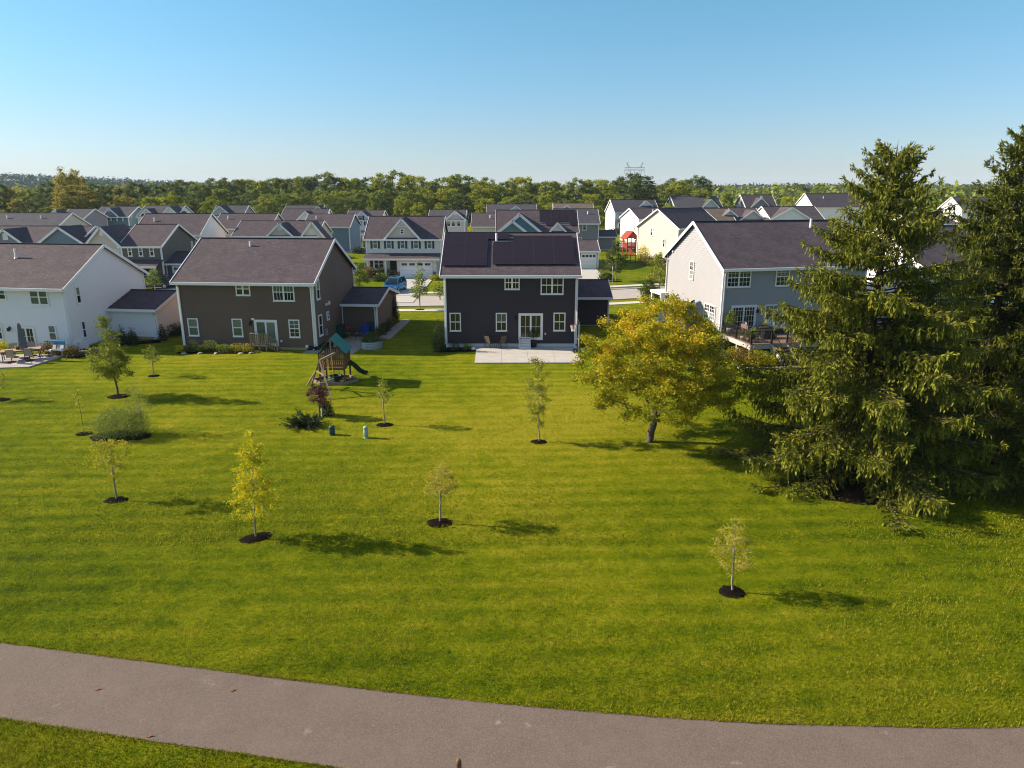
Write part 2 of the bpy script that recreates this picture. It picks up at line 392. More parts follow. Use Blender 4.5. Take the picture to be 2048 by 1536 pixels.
    def sconce(s, px, py, wall='F'):
        at = {'F': 0.0, 'L': 0.0, 'R': s.w}[wall]; q = s.hit(px, py, wall, at); u = q.x if wall == 'F' else q.y; P = s.P(wall, at)
        b = B(); s.wbox(b, P, u - .07, u + .07, q.z - .02, q.z + .18, 0, .05); s.wbox(b, P, u - .03, u + .03, q.z + .1, q.z + .14, .05, .16); s.wbox(b, P, u - .08, u + .08, q.z - .16, q.z + .1, .09, .24)
        b.obj('wall_lamp', black_metal, s.o)
    def garage_door(s, u0, u1, z1, y, z0=0.02, lites=4):
        b = B(); b.box(u0, y - .05, z0, u1, y, z1); d = b.obj('garage_door', white_trim, s.o)
        b = B(); b.box(u0 - .12, y - .08, z0, u0 - .002, y, z1 + .12); b.box(u1 + .002, y - .08, z0, u1 + .12, y, z1 + .12); b.box(u0 - .002, y - .08, z1 + .002, u1 + .002, y, z1 + .12); b.obj('frame', white_trim, d)
        for k in range(1, 4):
            b = B(); zz = z0 + (z1 - z0) * k / 4; b.box(u0 + .01, y - .056, zz - .012, u1 - .01, y - .05, zz + .012); b.obj('panel_rail', concrete, d)
        wd = (u1 - u0) / lites
        for k in range(lites):
            b = B(); b.box(u0 + wd * (k + .14), y - .062, z0 + (z1 - z0) * .80, u0 + wd * (k + .86), y - .051, z0 + (z1 - z0) * .94); b.obj('door_window', glass, d)
    def shed_roof(s, name, u0, u1, y0, y1, z0, z1, post=None, th=.1):
        """a low roof that leans on the front wall; y0 is its outer edge"""
        b = B(); q = [(u0, y0, z0), (u1, y0, z0), (u1, y1, z1), (u0, y1, z1)]; ln = math.hypot(y1 - y0, z1 - z0)
        b.poly(*q, uv=[(u0, 0), (u1, 0), (u1, ln), (u0, ln)]); b.poly(*[(p[0], p[1], p[2] - th) for p in q])
        for i in range(4): j = (i+1) % 4; b.poly(q[i], q[j], (q[j][0], q[j][1], q[j][2]-th), (q[i][0], q[i][1], q[i][2]-th))
        r = b.obj(name, s.roofm, s.o)
        b = B(); b.box(u0 - .02, y0 - .12, z0 - .2, u1 + .02, y0 - .003, z0 + .01); b.obj('gutter', white_trim, s.o)
        for u in post or ():
            b = B(); b.box(u - .1, y0 + .12, 0.1, u + .1, y0 + .32, z0 - .08); b.obj('porch_post', white_trim, s.o)
        return r
# ---------------------------------------------------------------- plants
def leaves_mesh(name, c, ax, wd, tint, m):
    """one rhombic leaf (or needle spray) per row: centre c, half axis ax, half width wd"""
    n = len(c); v = np.empty((n, 4, 3), np.float32)
    v[:, 0] = c - ax; v[:, 1] = c + wd; v[:, 2] = c + ax; v[:, 3] = c - wd
    me = bpy.data.meshes.new(name); me.vertices.add(n * 4); me.loops.add(n * 4); me.polygons.add(n)
    me.vertices.foreach_set('co', v.ravel()); me.loops.foreach_set('vertex_index', np.arange(n * 4, dtype=np.int32))
    me.polygons.foreach_set('loop_start', np.arange(0, n * 4, 4, dtype=np.int32))
    a = me.attributes.new('tint', 'FLOAT', 'POINT'); a.data.foreach_set('value', np.repeat(np.clip(tint, 0, 1), 4).astype(np.float32))
    if m: me.materials.append(m)
    me.update(calc_edges=True); return me
def rnd_leaves(rg, c, size, tint, flat=0.0, asp=0.55):
    """random leaf orientations, the blades facing mostly upward when flat > 0"""
    n = len(c); nrm = rg.normal(size=(n, 3)); nrm[:, 2] = np.abs(nrm[:, 2]) + flat; nrm /= np.linalg.norm(nrm, axis=1, keepdims=True)
    t = rg.normal(size=(n, 3)); a = np.cross(nrm, t); a /= np.linalg.norm(a, axis=1, keepdims=True) + 1e-9
    w = np.cross(nrm, a); sz = size * rg.uniform(.6, 1.3, (n, 1)) / 2
    return a * sz, w * sz * asp

def skeleton(rg, att, base, trunk_top, step, droop=0.0, leaders=()):
    """branches: each attractor grows a branch from the nearest node of what is there already"""
    nodes = []; par = []; k = max(3, int((trunk_top - base).length / step))
    for i in range(k + 1):
        p = base.lerp(trunk_top, i / k); nodes.append(np.array(p) + (rg.normal(size=3) * step * .08 if i else 0)); par.append(i - 1)
    for e in leaders:
        j = k; p0 = np.array(trunk_top); e = np.array(e); m = max(2, int(np.linalg.norm(e - p0) / step))
        for q in range(1, m + 1):
            u = q / m; p = p0 + (e - p0) * u; p[2] += .25 * math.sin(math.pi * u) * (q % 3 - .6) * step; nodes.append(p + rg.normal(size=3) * step * .1); par.append(j); j = len(nodes) - 1
    order = np.argsort(np.linalg.norm((att - np.array(base.lerp(trunk_top, .6))) * np.array([1, 1, .8]), axis=1)); tips = []
    kmin = max(1, int(k * .3)) if k > 3 else 1
    for i in order:
        a = att[i]; N = np.array(nodes); d = np.linalg.norm(N - a, axis=1) + np.maximum(0, N[:, 2] - a[2] + .1 * step) * 1.2
        d[:kmin] += 1e3; j = int(np.argmin(d)); p0 = N[j]; L = np.linalg.norm(a - p0); m = max(1, int(L / step))
        for q in range(1, m + 1):
            t = q / m; p = p0 + (a - p0) * t; p[2] += L * .18 * math.sin(math.pi * t) * (1 - droop); p += rg.normal(size=3) * step * .12
            nodes.append(p); par.append(j); j = len(nodes) - 1
        tips.append(j)
    return np.array(nodes), par, tips
def skin(nodes, par, r_base, r_tip, m, name, power=0.42, n_big=7, flare=1.0):
    w = np.zeros(len(nodes)); ch = np.zeros(len(nodes), int)
    for i in range(len(nodes) - 1, -1, -1):
        w[i] = max(w[i], 1) if ch[i] == 0 else w[i]
        if par[i] >= 0: w[par[i]] += w[i]; ch[par[i]] += 1
    r = r_tip * w ** power; r *= 1.0; k = r_base / r[0]; r = np.where(r > r_tip * 3, r * k ** ((r - r_tip) / (r[0] - r_tip + 1e-9)), r)
    b = B()
    for i in range(1, len(nodes)):
        p = par[i]; n = n_big if r[p] > r_base * .35 else (5 if r[p] > r_base * .12 else 3)
        b.tube(nodes[p], nodes[i], r[p] * (flare if p == 0 else 1) if r[p] < r[i] * 2.2 or p == 0 else r[i] * 1.2, r[i], n, False)
    return b.mesh(name, m, True), r

def envelope(rg, n, z0, z1, rad, prof, fill=0.1, squash=1.0):
    """n points in a crown of half width rad * prof(0..1), mostly towards its surface"""
    t = rg.uniform(0, 1, n * 4); pr = np.array([prof(x) for x in t]); keep = rg.uniform(0, 1, n * 4) < (pr / pr.max()) ** 1.3 + .03
    t, pr = t[keep][:n], pr[keep][:n]; a = rg.uniform(0, 2 * math.pi, len(t)); lob = 1 + .16 * np.sin(3 * a + t * 7 + rg.uniform(0, 6)) + .1 * np.sin(5 * a - t * 9)
    r = rad * pr * lob * np.sqrt(rg.uniform(fill, 1, len(t)))
    return np.stack([r * np.cos(a), r * np.sin(a) * squash, z0 + (z1 - z0) * t], 1)

def broadleaf(seed, H, trunk, rad, prof, natt, nleaf, leaf, clump, r_base, lm, bm, step=None, lean=(0, 0), fill=.12, tint=(.5, .22), top=None, flat=.3, asp=.6, r_tip=None, orange=None, squash=1.0, droop=0.0, clear=None, leaders=()):
    """returns (trunk mesh, crown mesh)"""
    rg = np.random.default_rng(seed); step = step or H / 26
    att = envelope(rg, natt, trunk, H, rad, prof, fill, squash); att[:, 0] += lean[0] * att[:, 2] / H; att[:, 1] += lean[1] * att[:, 2] / H
    if clear: att = att[~((np.hypot(att[:, 0], att[:, 1]) < clear[0]) & (att[:, 2] < clear[1]))]
    tt = Vector((lean[0] * .8, lean[1] * .8, H * (.8 if top is None else top)))
    nodes, par, tips = skeleton(rg, att, Vector((0, 0, -.05)), tt, step, droop, leaders)
    tm, r = skin(nodes, par, r_base, r_tip or r_base * .07, bm, 'trunk')
    thin = np.where((r < r_base * .22) & (nodes[:, 2] > trunk * .9))[0]
    w = np.where(np.isin(thin, tips), 3.0, 1.0); pick = rg.choice(thin, nleaf, p=w / w.sum())
    g = rg.normal(size=(nleaf, 3)); c = nodes[pick] + g * clump * np.array([1, 1, .62])
    ct = rg.normal(0, .16, len(nodes))          # each clump has its own tone
    tn = tint[0] + ct[pick] + rg.normal(0, tint[1], nleaf)
    if orange is not None: tn += orange * np.clip((c[:, 2] - trunk) / (H - trunk) - .45, -.5, 1)
    ax, wd = rnd_leaves(rg, c, leaf, tn, flat, asp)
    return tm, leaves_mesh('crown', c.astype(np.float32), ax, wd, tn, lm)
def tree(name, label, loc, tm, cm, rz=0.0, s=1.0, group=None, cat='tree'):
    t = thing(name, label, cat, loc, rz, group); t.scale = s if isinstance(s, tuple) else (s, s, s)
    link('trunk', tm, t); link('crown', cm, t); return t

ball = lambda t: math.sqrt(max(0.0, 1 - (2 * t - 1) ** 2)) * .95 + .05
egg = lambda t: (math.sin(math.pi * min(1, t * 1.0) ** .62)) ** .8 * .97 + .03
oval = lambda t: max(.04, math.sin(math.pi * t ** .72)) ** .75
cone = lambda t: max(.02, (1 - t) ** .8 * min(1, t * 7 + .35))
dome = lambda t: max(.05, math.cos(max(0, (t - .28) / .72) * math.pi / 2) ** .6 * min(1, .62 + t * 1.6))

lf_yellow = leafmat('yellowing leaves', (.18, .205, .010), (.40, .375, .014), (.62, .41, .024), .4)
lf_gold = leafmat('yellow leaves', (.33, .36, .008), (.56, .50, .010), (.66, .49, .02), .4)
lf_young = leafmat('young leaves', (.10, .135, .014), (.235, .26, .024), (.40, .36, .045), .4)
lf_sparse = leafmat('sparse olive leaves', (.19, .21, .018), (.40, .38, .04), (.52, .38, .06), .4)
lf_green = leafmat('green leaves', (.035, .06, .010), (.09, .12, .018), (.17, .19, .03), .35)
lf_lime = leafmat('lime leaves', (.085, .13, .014), (.18, .24, .022), (.29, .32, .04), .42)
lf_dark = leafmat('dark evergreen', (.010, .020, .007), (.022, .038, .012), (.055, .075, .022), .2)
lf_thuja = leafmat('conifer hedge green', (.018, .034, .009), (.042, .070, .016), (.085, .115, .026), .25)
lf_purple = leafmat('purple leaves', (.06, .018, .02), (.13, .045, .045), (.20, .10, .075), .35)
lf_flower = leafmat('mixed flowering leaves', (.05, .08, .016), (.16, .13, .03), (.46, .17, .055), .35)
lf_pale = leafmat('pale flower heads', (.08, .11, .02), (.27, .25, .07), (.58, .43, .25), .35)
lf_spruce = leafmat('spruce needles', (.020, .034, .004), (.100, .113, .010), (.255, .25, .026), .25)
lf_willow = leafmat('fine willow leaves', (.085, .12, .02), (.19, .235, .04), (.34, .36, .08), .4)
lf_woodA = leafmat('wood leaves olive', (0.0863, 0.1271, 0.0179), (0.2119, 0.2541, 0.0299), (0.3767, 0.3737, 0.0478), .3)
lf_woodB = leafmat('wood leaves dark', (0.042, 0.0686, 0.0172), (0.1126, 0.1502, 0.0257), (0.2252, 0.2503, 0.0429), .3)
lf_woodC = leafmat('wood leaves bright', (0.1495, 0.184, 0.0138), (0.3105, 0.3335, 0.0207), (0.46, 0.4255, 0.0345), .35)
lf_woodD = leafmat('wood leaves straw', (0.1785, 0.1575, 0.0263), (0.3465, 0.294, 0.042), (0.504, 0.4095, 0.063), .35)
lf_woodE = leafmat('wood leaves grey green', (0.0781, 0.1144, 0.0315), (0.1727, 0.2074, 0.0515), (0.3003, 0.3146, 0.0786), .3)
lf_hill = leafmat('far wooded hill', (.022, .045, .034), (.045, .078, .055), (.08, .12, .08), .3)  # bluish leaf colour: the fade of distance is put into it
lf_red = leafmat('red maple leaves', (.30, .05, .02), (.50, .11, .03), (.60, .22, .05), .35)

def shrub(name, label, loc, rx, ry, h, n, leaf, m, seed=0, group=None, cat='shrub', tint=(.5, .25), asp=.6, prof=dome, rz=0.0, stems=5):
    rg = np.random.default_rng(seed + 77)
    c = envelope(rg, n, .02, h, 1.0, prof, .25); n = len(c)
    k = rg.normal(size=(26, 3)) * .16; c += k[rg.integers(0, 26, n)]; c[:, 0] *= rx; c[:, 1] *= ry; c[:, 2] = np.clip(c[:, 2], .02, h * 1.1)
    tn = tint[0] + rg.normal(0, tint[1], n); ax, wd = rnd_leaves(rg, c, leaf, tn, .25, asp)
    t = thing(name, label, cat, loc, rz, group); b = B()
    for i in range(stems):
        a = 2 * math.pi * i / stems + seed; b.tube((.06*math.cos(a), .06*math.sin(a), -.03), (rx*.45*math.cos(a), ry*.45*math.sin(a), h*.7), .02, .008, 4, False)
    b.obj('stem', bark, t); link('foliage', leaves_mesh('foliage', c.astype(np.float32), ax, wd, tn, m), t); return t

def spruce_mesh(seed, H, rad, dens=1.0):
    """Norway spruce: whorled limbs that sweep out and turn up at the tips, hung with curtains of twigs"""
    rg = np.random.default_rng(seed); b = B(); C, A, W, Tn = [], [], [], []
    b.chain([(0, 0, -.1), (.03, 0, H*.25), (-.02, .03, H*.55), (.0, .0, H*.8), (0, 0, H*.985)], [.30, .23, .15, .075, .02], 8)
    def twig(p, d, L, w, t):
        d = d / (np.linalg.norm(d) + 1e-9); s = np.cross(d, rg.normal(size=3)); s /= np.linalg.norm(s) + 1e-9
        C.append(p + d * L / 2); A.append(d * L / 2); W.append(s * w / 2); Tn.append(t)
    z = H * .045
    while z < H * .97:
        f = z / H; nl = int(rg.integers(5, 8)) if f < .75 else int(rg.integers(5, 7)); a0 = rg.uniform(0, 6.28)
        for i in range(nl):
            az = a0 + 6.283 * i / nl + rg.normal(0, .3); zz = z + rg.uniform(-.42, .42); ff = max(.03, min(.98, zz / H))
            L = rad(ff) * rg.uniform(.72, 1.14) * (1 if rg.uniform() > .12 else .6)
            if L < .22: L = .22
            u = np.array([math.cos(az), math.sin(az), 0]); side = np.array([-u[1], u[0], 0])
            el0 = .10 + .75 * ff ** 2 + rg.normal(0, .07); sag = .42 * (1 - ff) ** .7 * rg.uniform(.6, 1.35); sag = min(sag, max(0.0, zz + el0 * L - .3) / (L * .6)); m = max(4, int(L / .32)); pts = []
            for k in range(m + 1):
                s = k / m
                pts.append(np.array([0, 0, zz]) + u * L * s + np.array([0, 0, 1]) * L * (el0 * s - sag * (1.35 * s ** 1.5 - .75 * s ** 3.5)) + side * L * .06 * math.sin(3 * s + i) )
            lim = [.009 + (.020 + .006 * L) * (1 - k / m) * (1 - .5 * ff) for k in range(m + 1)]
            b.chain(pts, lim, 4)
            for k in range(1, m + 1):
                s = k / m
                if s < .22 and L > 1.5: continue
                d = pts[k] - pts[k-1]; d /= np.linalg.norm(d) + 1e-9
                for sg in (-1, 1):
                    if rg.uniform() > .93: continue
                    bl = max(.16, min(1.25, .36 * L * (1.12 - s) + .12)) * rg.uniform(.6, 1.2)
                    ld = d * .75 + side * sg * rg.uniform(.5, 1.0) + np.array([0, 0, rg.uniform(-.12, .16)]); ld /= np.linalg.norm(ld); nq = max(3, int(bl / .052 * dens))
                    if bl > .4 and dens > .8: b.tube(pts[k], pts[k] + ld * bl, .012, .004, 3, False)
                    for q in range(nq):
                        r_ = (q + rg.uniform(0, 1)) / nq; p = pts[k] + ld * bl * r_ + np.array([0, 0, -.12 * bl * r_ * r_]); tip = .30 * s + .25 * r_
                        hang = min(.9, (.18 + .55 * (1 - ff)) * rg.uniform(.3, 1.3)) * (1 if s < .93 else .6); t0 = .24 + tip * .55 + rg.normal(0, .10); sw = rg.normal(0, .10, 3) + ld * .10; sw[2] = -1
                        nh = max(1, int(hang / .19 + .5))          # a rope of short needled shoots
                        for j in range(nh):
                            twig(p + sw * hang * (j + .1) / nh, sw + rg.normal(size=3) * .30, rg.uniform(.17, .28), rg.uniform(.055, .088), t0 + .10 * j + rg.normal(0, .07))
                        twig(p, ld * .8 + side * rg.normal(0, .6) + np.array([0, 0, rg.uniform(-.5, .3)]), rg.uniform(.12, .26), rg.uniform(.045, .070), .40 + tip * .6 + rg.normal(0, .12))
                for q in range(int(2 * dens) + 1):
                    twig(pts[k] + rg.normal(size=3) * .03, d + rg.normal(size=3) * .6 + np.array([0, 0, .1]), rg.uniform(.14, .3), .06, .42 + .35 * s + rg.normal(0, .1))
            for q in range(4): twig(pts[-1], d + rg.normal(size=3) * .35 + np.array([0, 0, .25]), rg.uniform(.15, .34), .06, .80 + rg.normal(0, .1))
        z += (.24 + .20 * (1 - f)) * (1.0 if dens > .8 else 1.35)
    for q in range(10): twig(np.array([0, 0, H * (.93 + .006 * q)]), rg.normal(size=3) * .5 + np.array([0, 0, .6]), .3, .05, .6)
    twig(np.array([0, 0, H*.96]), np.array([0, 0, 1.]), H * .05, .06, .6)
    f32 = lambda x: np.array(x, np.float32)
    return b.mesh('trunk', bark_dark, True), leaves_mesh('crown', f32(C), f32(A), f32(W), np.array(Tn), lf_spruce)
def mulch_ring(label, loc, rx, ry, rz=0.0, group='mulch rings round the young trees', bare=False):
    rg = np.random.default_rng(int(abs(loc[0] * 131 + loc[1] * 17))); b = B(); n = 26; k = 1
    b.v.append((0, 0, .085)); rings = [(.45, .075), (.8, .05), (1.0, .012), (1.06, -.03)]
    for f, z in rings:
        for i in range(n):
            a = 2 * math.pi * i / n; q = f * (1 + rg.normal(0, .07)); b.v.append((rx * q * math.cos(a), ry * q * math.sin(a), z + rg.normal(0, .008)))
    for i in range(n): b.f.append((0, 1 + i, 1 + (i + 1) % n))
    for j in range(len(rings) - 1):
        for i in range(n): q = (i + 1) % n; b.f.append((1 + j*n + i, 1 + (j+1)*n + i, 1 + (j+1)*n + q, 1 + j*n + q))
    o = b.obj('mulch_ring', mulch, None, True); o.location = (loc[0], loc[1], 0.0); o.rotation_euler[2] = rz
    return tag(o, label, 'mulch', group)
# ---------------------------------------------------------------- the ground
def lawn_material():
    m = bpy.data.materials.new('mown lawn'); m.use_nodes = True
    n, l = m.node_tree.nodes, m.node_tree.links; b = n['Principled BSDF']
    b.inputs['Roughness'].default_value = 0.95; b.inputs['Specular IOR Level'].default_value = 0.03
    geo = n.new('ShaderNodeNewGeometry')
    def noise(scale, det=4, rough=.6, vec=None):
        z = n.new('ShaderNodeTexNoise'); z.inputs['Scale'].default_value = scale; z.inputs['Detail'].default_value = det; z.inputs['Roughness'].default_value = rough
        l.new(vec or geo.outputs['Position'], z.inputs['Vector']); return z.outputs['Fac']
    def math_(op, a, b_=None, c=None):
        q = n.new('ShaderNodeMath'); q.operation = op
        for i, x in enumerate((a, b_, c)):
            if x is None: continue
            if isinstance(x, (int, float)): q.inputs[i].default_value = x
            else: l.new(x, q.inputs[i])
        return q.outputs[0]
    big, mid, sml, fine = noise(.07, 3), noise(1.1, 6, .68), noise(5.0, 6, .72), noise(22, 3, .7)
    mp = n.new('ShaderNodeMapping'); mp.inputs['Rotation'].default_value = (0, 0, R(-3.5)); mp.inputs['Scale'].default_value = (.05, 1, 1)
    l.new(geo.outputs['Position'], mp.inputs[0])
    streak = noise(2.1, 5, .62, mp.outputs[0])                      # grass laid over by the mower, pass beside pass
    wv = n.new('ShaderNodeTexWave'); wv.wave_type = 'BANDS'; wv.bands_direction = 'Y'; wv.inputs['Scale'].default_value = .30
    wv.inputs['Distortion'].default_value = 1.6; wv.inputs['Detail'].default_value = 3; wv.inputs['Detail Scale'].default_value = .6
    mp2 = n.new('ShaderNodeMapping'); mp2.inputs['Rotation'].default_value = (0, 0, R(-3)); l.new(geo.outputs['Position'], mp2.inputs[0]); l.new(mp2.outputs[0], wv.inputs[0])
    f = math_('MULTIPLY_ADD', math_('SUBTRACT', big, .5), 1.3, .55)
    f = math_('MULTIPLY_ADD', math_('SUBTRACT', mid, .5), 1.15, f)
    f = math_('MULTIPLY_ADD', math_('SUBTRACT', streak, .5), .45, f)
    f = math_('MULTIPLY_ADD', math_('SUBTRACT', wv.outputs['Fac'], .5), .16, f)
    f = math_('MULTIPLY_ADD', math_('SUBTRACT', sml, .5), 1.0, f)
    f = math_('MULTIPLY_ADD', math_('SUBTRACT', fine, .5), .8, f)
    dist = n.new('ShaderNodeVectorMath'); dist.operation = 'DISTANCE'; dist.inputs[1].default_value = (0.5, 36, 0)
    l.new(geo.outputs['Position'], dist.inputs[0])                  # the thin, dry patch in the middle of the lawn
    dm = n.new('ShaderNodeMapRange'); dm.inputs[1].default_value = 14; dm.inputs[2].default_value = 3; dm.inputs[3].default_value = 0; dm.inputs[4].default_value = .38
    l.new(dist.outputs['Value'], dm.inputs[0]); f = math_('ADD', f, dm.outputs[0])
    rp = n.new('ShaderNodeValToRGB'); e = rp.color_ramp.elements
    e[0].position = 0.08; e[0].color = (.036, .066, .0015, 1); e[1].position = 1.0; e[1].color = (.30, .265, .016, 1)
    k = e.new(.36); k.color = (.097, .136, .0018, 1); k = e.new(.66); k.color = (.182, .198, .004, 1)
    l.new(f, rp.inputs[0]); l.new(rp.outputs[0], b.inputs['Base Color'])
    hgt = math_('ADD', math_('MULTIPLY', sml, .6), math_('MULTIPLY', fine, .45))
    bp = n.new('ShaderNodeBump'); bp.inputs['Strength'].default_value = 1.0; bp.inputs['Distance'].default_value = .15
    l.new(hgt, bp.inputs['Height']); l.new(bp.outputs[0], b.inputs['Normal'])
    return m
lawn_m = lawn_material()
b = B(); S = 6000
b.poly((-S, -400, 0), (S, -400, 0), (S, S, 0), (-S, S, 0)); struct(b.obj('lawn', lawn_m))

asphalt = mat('path asphalt', (.235, .195, .172), .9, var=.22, vs=1.2, bump=.5, bs=60)
def asphalt_material():
    m = bpy.data.materials.new('worn trail asphalt'); m.use_nodes = True
    n, l = m.node_tree.nodes, m.node_tree.links; b = n['Principled BSDF']; b.inputs['Roughness'].default_value = .85; b.inputs['Specular IOR Level'].default_value = .12
    geo = n.new('ShaderNodeNewGeometry'); cur = None
    def mixin(scale, lo, hi, c, det=4):
        nonlocal cur
        z = n.new('ShaderNodeTexNoise'); z.inputs['Scale'].default_value = scale; z.inputs['Detail'].default_value = det; z.inputs['Roughness'].default_value = .7
        l.new(geo.outputs['Position'], z.inputs['Vector'])
        mp = n.new('ShaderNodeMapRange'); mp.inputs[1].default_value = lo; mp.inputs[2].default_value = hi; l.new(z.outputs['Fac'], mp.inputs[0])
        x = n.new('ShaderNodeMix'); x.data_type = 'RGBA'; x.inputs[7].default_value = (*c, 1)
        if cur is None: x.inputs[6].default_value = (.155, .117, .094, 1)
        else: l.new(cur, x.inputs[6])
        l.new(mp.outputs[0], x.inputs[0]); cur = x.outputs[2]; return z
    mixin(.8, .3, .75, (.112, .083, .067)); g = mixin(38, .42, .68, (.215, .162, .131), 3); mixin(52, .54, .70, (.070, .055, .048), 3)
    mixin(1.1, .63, .74, (.30, .265, .24), 8); mixin(7, .73, .78, (.13, .075, .045), 6)
    l.new(cur, b.inputs['Base Color'])
    bp = n.new('ShaderNodeBump'); bp.inputs['Strength'].default_value = .5; bp.inputs['Distance'].default_value = .01
    l.new(g.outputs['Fac'], bp.inputs['Height']); l.new(bp.outputs[0], b.inputs['Normal']); return m
trail_m = asphalt_material()
up = [G(*p) for p in ((0, 1286), (350, 1331), (630, 1366), (960, 1404), (1400, 1440), (1720, 1452), (2048, 1454))]
lo = [G(*p) for p in ((0, 1438), (340, 1491), (690, 1535))]
d0 = (up[0] - up[1]).normalized(); d1 = (up[-1] - up[-2]).normalized()
upper = [up[0] + d0 * 60, up[0] + d0 * 8] + up + [up[-1] + d1 * 9 + Vector((0, .5, 0)), up[-1] + d1 * 50 + Vector((0, 8, 0))]
def smooth(P, k=7):
    out = []
    for i in range(len(P) - 1):
        p0, p1, p2, p3 = P[max(i-1, 0)], P[i], P[i+1], P[min(i+2, len(P)-1)]
        for j in range(k):
            t = j / k; out.append(.5 * (2*p1 + (p2-p0)*t + (2*p0-5*p1+4*p2-p3)*t*t + (3*p1-p0-3*p2+p3)*t**3))
    return out + [P[-1]]
upper = smooth(upper)
def offset(P, w):
    o = []
    for i, p in enumerate(P):
        t = (P[min(i+1, len(P)-1)] - P[max(i-1, 0)]); t.z = 0; t.normalize(); o.append(Vector((p.x + t.y * w, p.y - t.x * w, 0)))
    return o
PW = 2.55
lower = offset(upper, PW)
rgp = np.random.default_rng(4); b = B()
for i in range(len(upper) - 1):
    a0, a1, c0, c1 = [Vector((q.x, q.y, .012)) for q in (upper[i], upper[i+1], lower[i], lower[i+1])]
    b.poly(c0, c1, a1, a0)
struct(b.obj('path', trail_m))

# grass blades: the nearest lawn, too many to count
def on_path(x, y):
    ux = np.array([p.x for p in upper]); uy = np.array([p.y for p in upper]); lx = np.array([p.x for p in lower]); ly = np.array([p.y for p in lower])
    return (y < np.interp(x, ux, uy)) & (y > np.interp(x, lx, ly))
lf_grass = leafmat('grass blades', (.040, .070, .0015), (.135, .162, .003), (.34, .30, .02), .35, .6)
def noise2(x, y, seed):
    rg = np.random.default_rng(seed); v = np.zeros_like(x)
    for k in range(19):
        fr = .25 * 1.35 ** k; a = rg.uniform(0, 6.28); v += np.sin((x * math.cos(a) + y * math.sin(a)) * fr + rg.uniform(0, 6.28)) / (1 + .12 * k)
    return v / 3.2
def grass(name, n, ylo, yhi, hgt, wid, seed, edge=False):
    rg = np.random.default_rng(seed); u = rg.uniform(0, 1, n); y = 1 / (1 / ylo + u * (1 / yhi - 1 / ylo)); x = rg.uniform(-1, 1, n) * (y * .80 + 2.5)
    if edge:
        k = rg.integers(0, len(upper) - 1, n); t = rg.uniform(0, 1, n); E = np.array([(p.x, p.y) for p in upper]); Lw = np.array([(p.x, p.y) for p in lower]); A = np.where(rg.uniform(0, 1, n)[:, None] < .6, 0, 1)
        P0 = np.where(A == 0, E[k], Lw[k]); P1 = np.where(A == 0, E[k+1], Lw[k+1]); P = P0 + (P1 - P0) * t[:, None]; x = P[:, 0] + rg.normal(0, .03, n); y = P[:, 1] + np.where(A[:, 0] == 0, 1, -1) * np.abs(rg.normal(0, .06, n)) - np.where(A[:, 0] == 0, .03, -.03)
        kp = np.abs(x) < 22; x, y = x[kp], y[kp]
    else:
        kp = ~on_path(x, y); x, y = x[kp], y[kp]
    n = len(x); z = np.zeros(n); pat = noise2(x, y, 9)
    h = hgt * rg.uniform(.5, 1.25, n) * np.clip(1 + .42 * pat, .25, 2); az = rg.uniform(0, 6.283, n) + 1.0 * np.sin(y * 3.0); ln = rg.uniform(.2, 1.0, n)
    ax = np.stack([np.cos(az) * h * ln, np.sin(az) * h * ln, h], 1) / 2; c = np.stack([x, y, z], 1) + ax; w = np.stack([-np.sin(az), np.cos(az), 0 * az], 1) * (wid * rg.uniform(.6, 1.2, n))[:, None] / 2
    tn = .47 + .20 * pat + .13 * noise2(x * .9, y * 5, 5) + rg.normal(0, .2, n) + (.35 if edge else 0)
    o = link(name, leaves_mesh(name, c.astype(np.float32), ax, w, tn, lf_grass)); o['kind'] = 'stuff'
    tag(o, 'straggling grass along both edges of the asphalt trail' if edge else ('blades of the mown lawn nearest to the trail' if ylo < 15 else 'blades of the mown lawn further from the trail'), 'grass')
grass('grass', 330000, 10.5, 23, .068, .015, 1); grass('grass', 170000, 23, 44, .06, .026, 2); grass('grass', 22000, 10, 20, .06, .014, 3, True)

# street, pavements and drives beyond the houses
road_m = mat('street concrete', (.44, .385, .34), .85, var=.15, vs=.5, bump=.1)
walk_m = mat('pavement concrete', (.60, .55, .48), .85, var=.1, vs=.8)
cl = smooth([Vector(p) for p in ((-220, 96, 0), (-120, 82, 0), (-80, 79.0, 0), (-50, 78.2, 0), (-10, 79.2, 0), (3, 81.4, 0), (16, 85.4, 0), (30, 90.5, 0), (52, 101, 0), (80, 119, 0), (120, 150, 0), (190, 205, 0))], 6)
def strip(name, line, w0, w1, z, m, th=0.0):
    A, C = offset(line, w0), offset(line, w1); b = B()
    for i in range(len(line) - 1):
        q = [(C[i].x, C[i].y, z), (C[i+1].x, C[i+1].y, z), (A[i+1].x, A[i+1].y, z), (A[i].x, A[i].y, z)]; b.poly(*q)
        if th: b.poly(q[0], q[1], (*q[1][:2], z - th), (*q[0][:2], z - th)); b.poly(q[3], q[2], (*q[2][:2], z - th), (*q[3][:2], z - th))
    return struct(b.obj(name, m))
strip('road', cl, -3.6, 3.6, .03, road_m)
strip('kerb', cl, 3.6, 3.85, .12, walk_m, .12); strip('kerb', cl, -3.85, -3.6, .12, walk_m, .12)
strip('pavement', cl, 5.6, 6.9, .06, walk_m, .06); strip('pavement', cl, -6.9, -5.6, .06, walk_m, .06)
def drive(pts, name='driveway', z=.075, m=concrete): o = struct(sheet(name, pts, m, z, .08)); return o
drive([G(801, 557), G(866, 558.5), G(826, 606), G(735, 606)])
drive([G(1155, 540), G(1194, 540), G(1206, 552), G(1180, 583), G(1120, 583)])
drive([G(318, 573), G(352, 570), G(372, 577), G(285, 592), G(262, 592)])
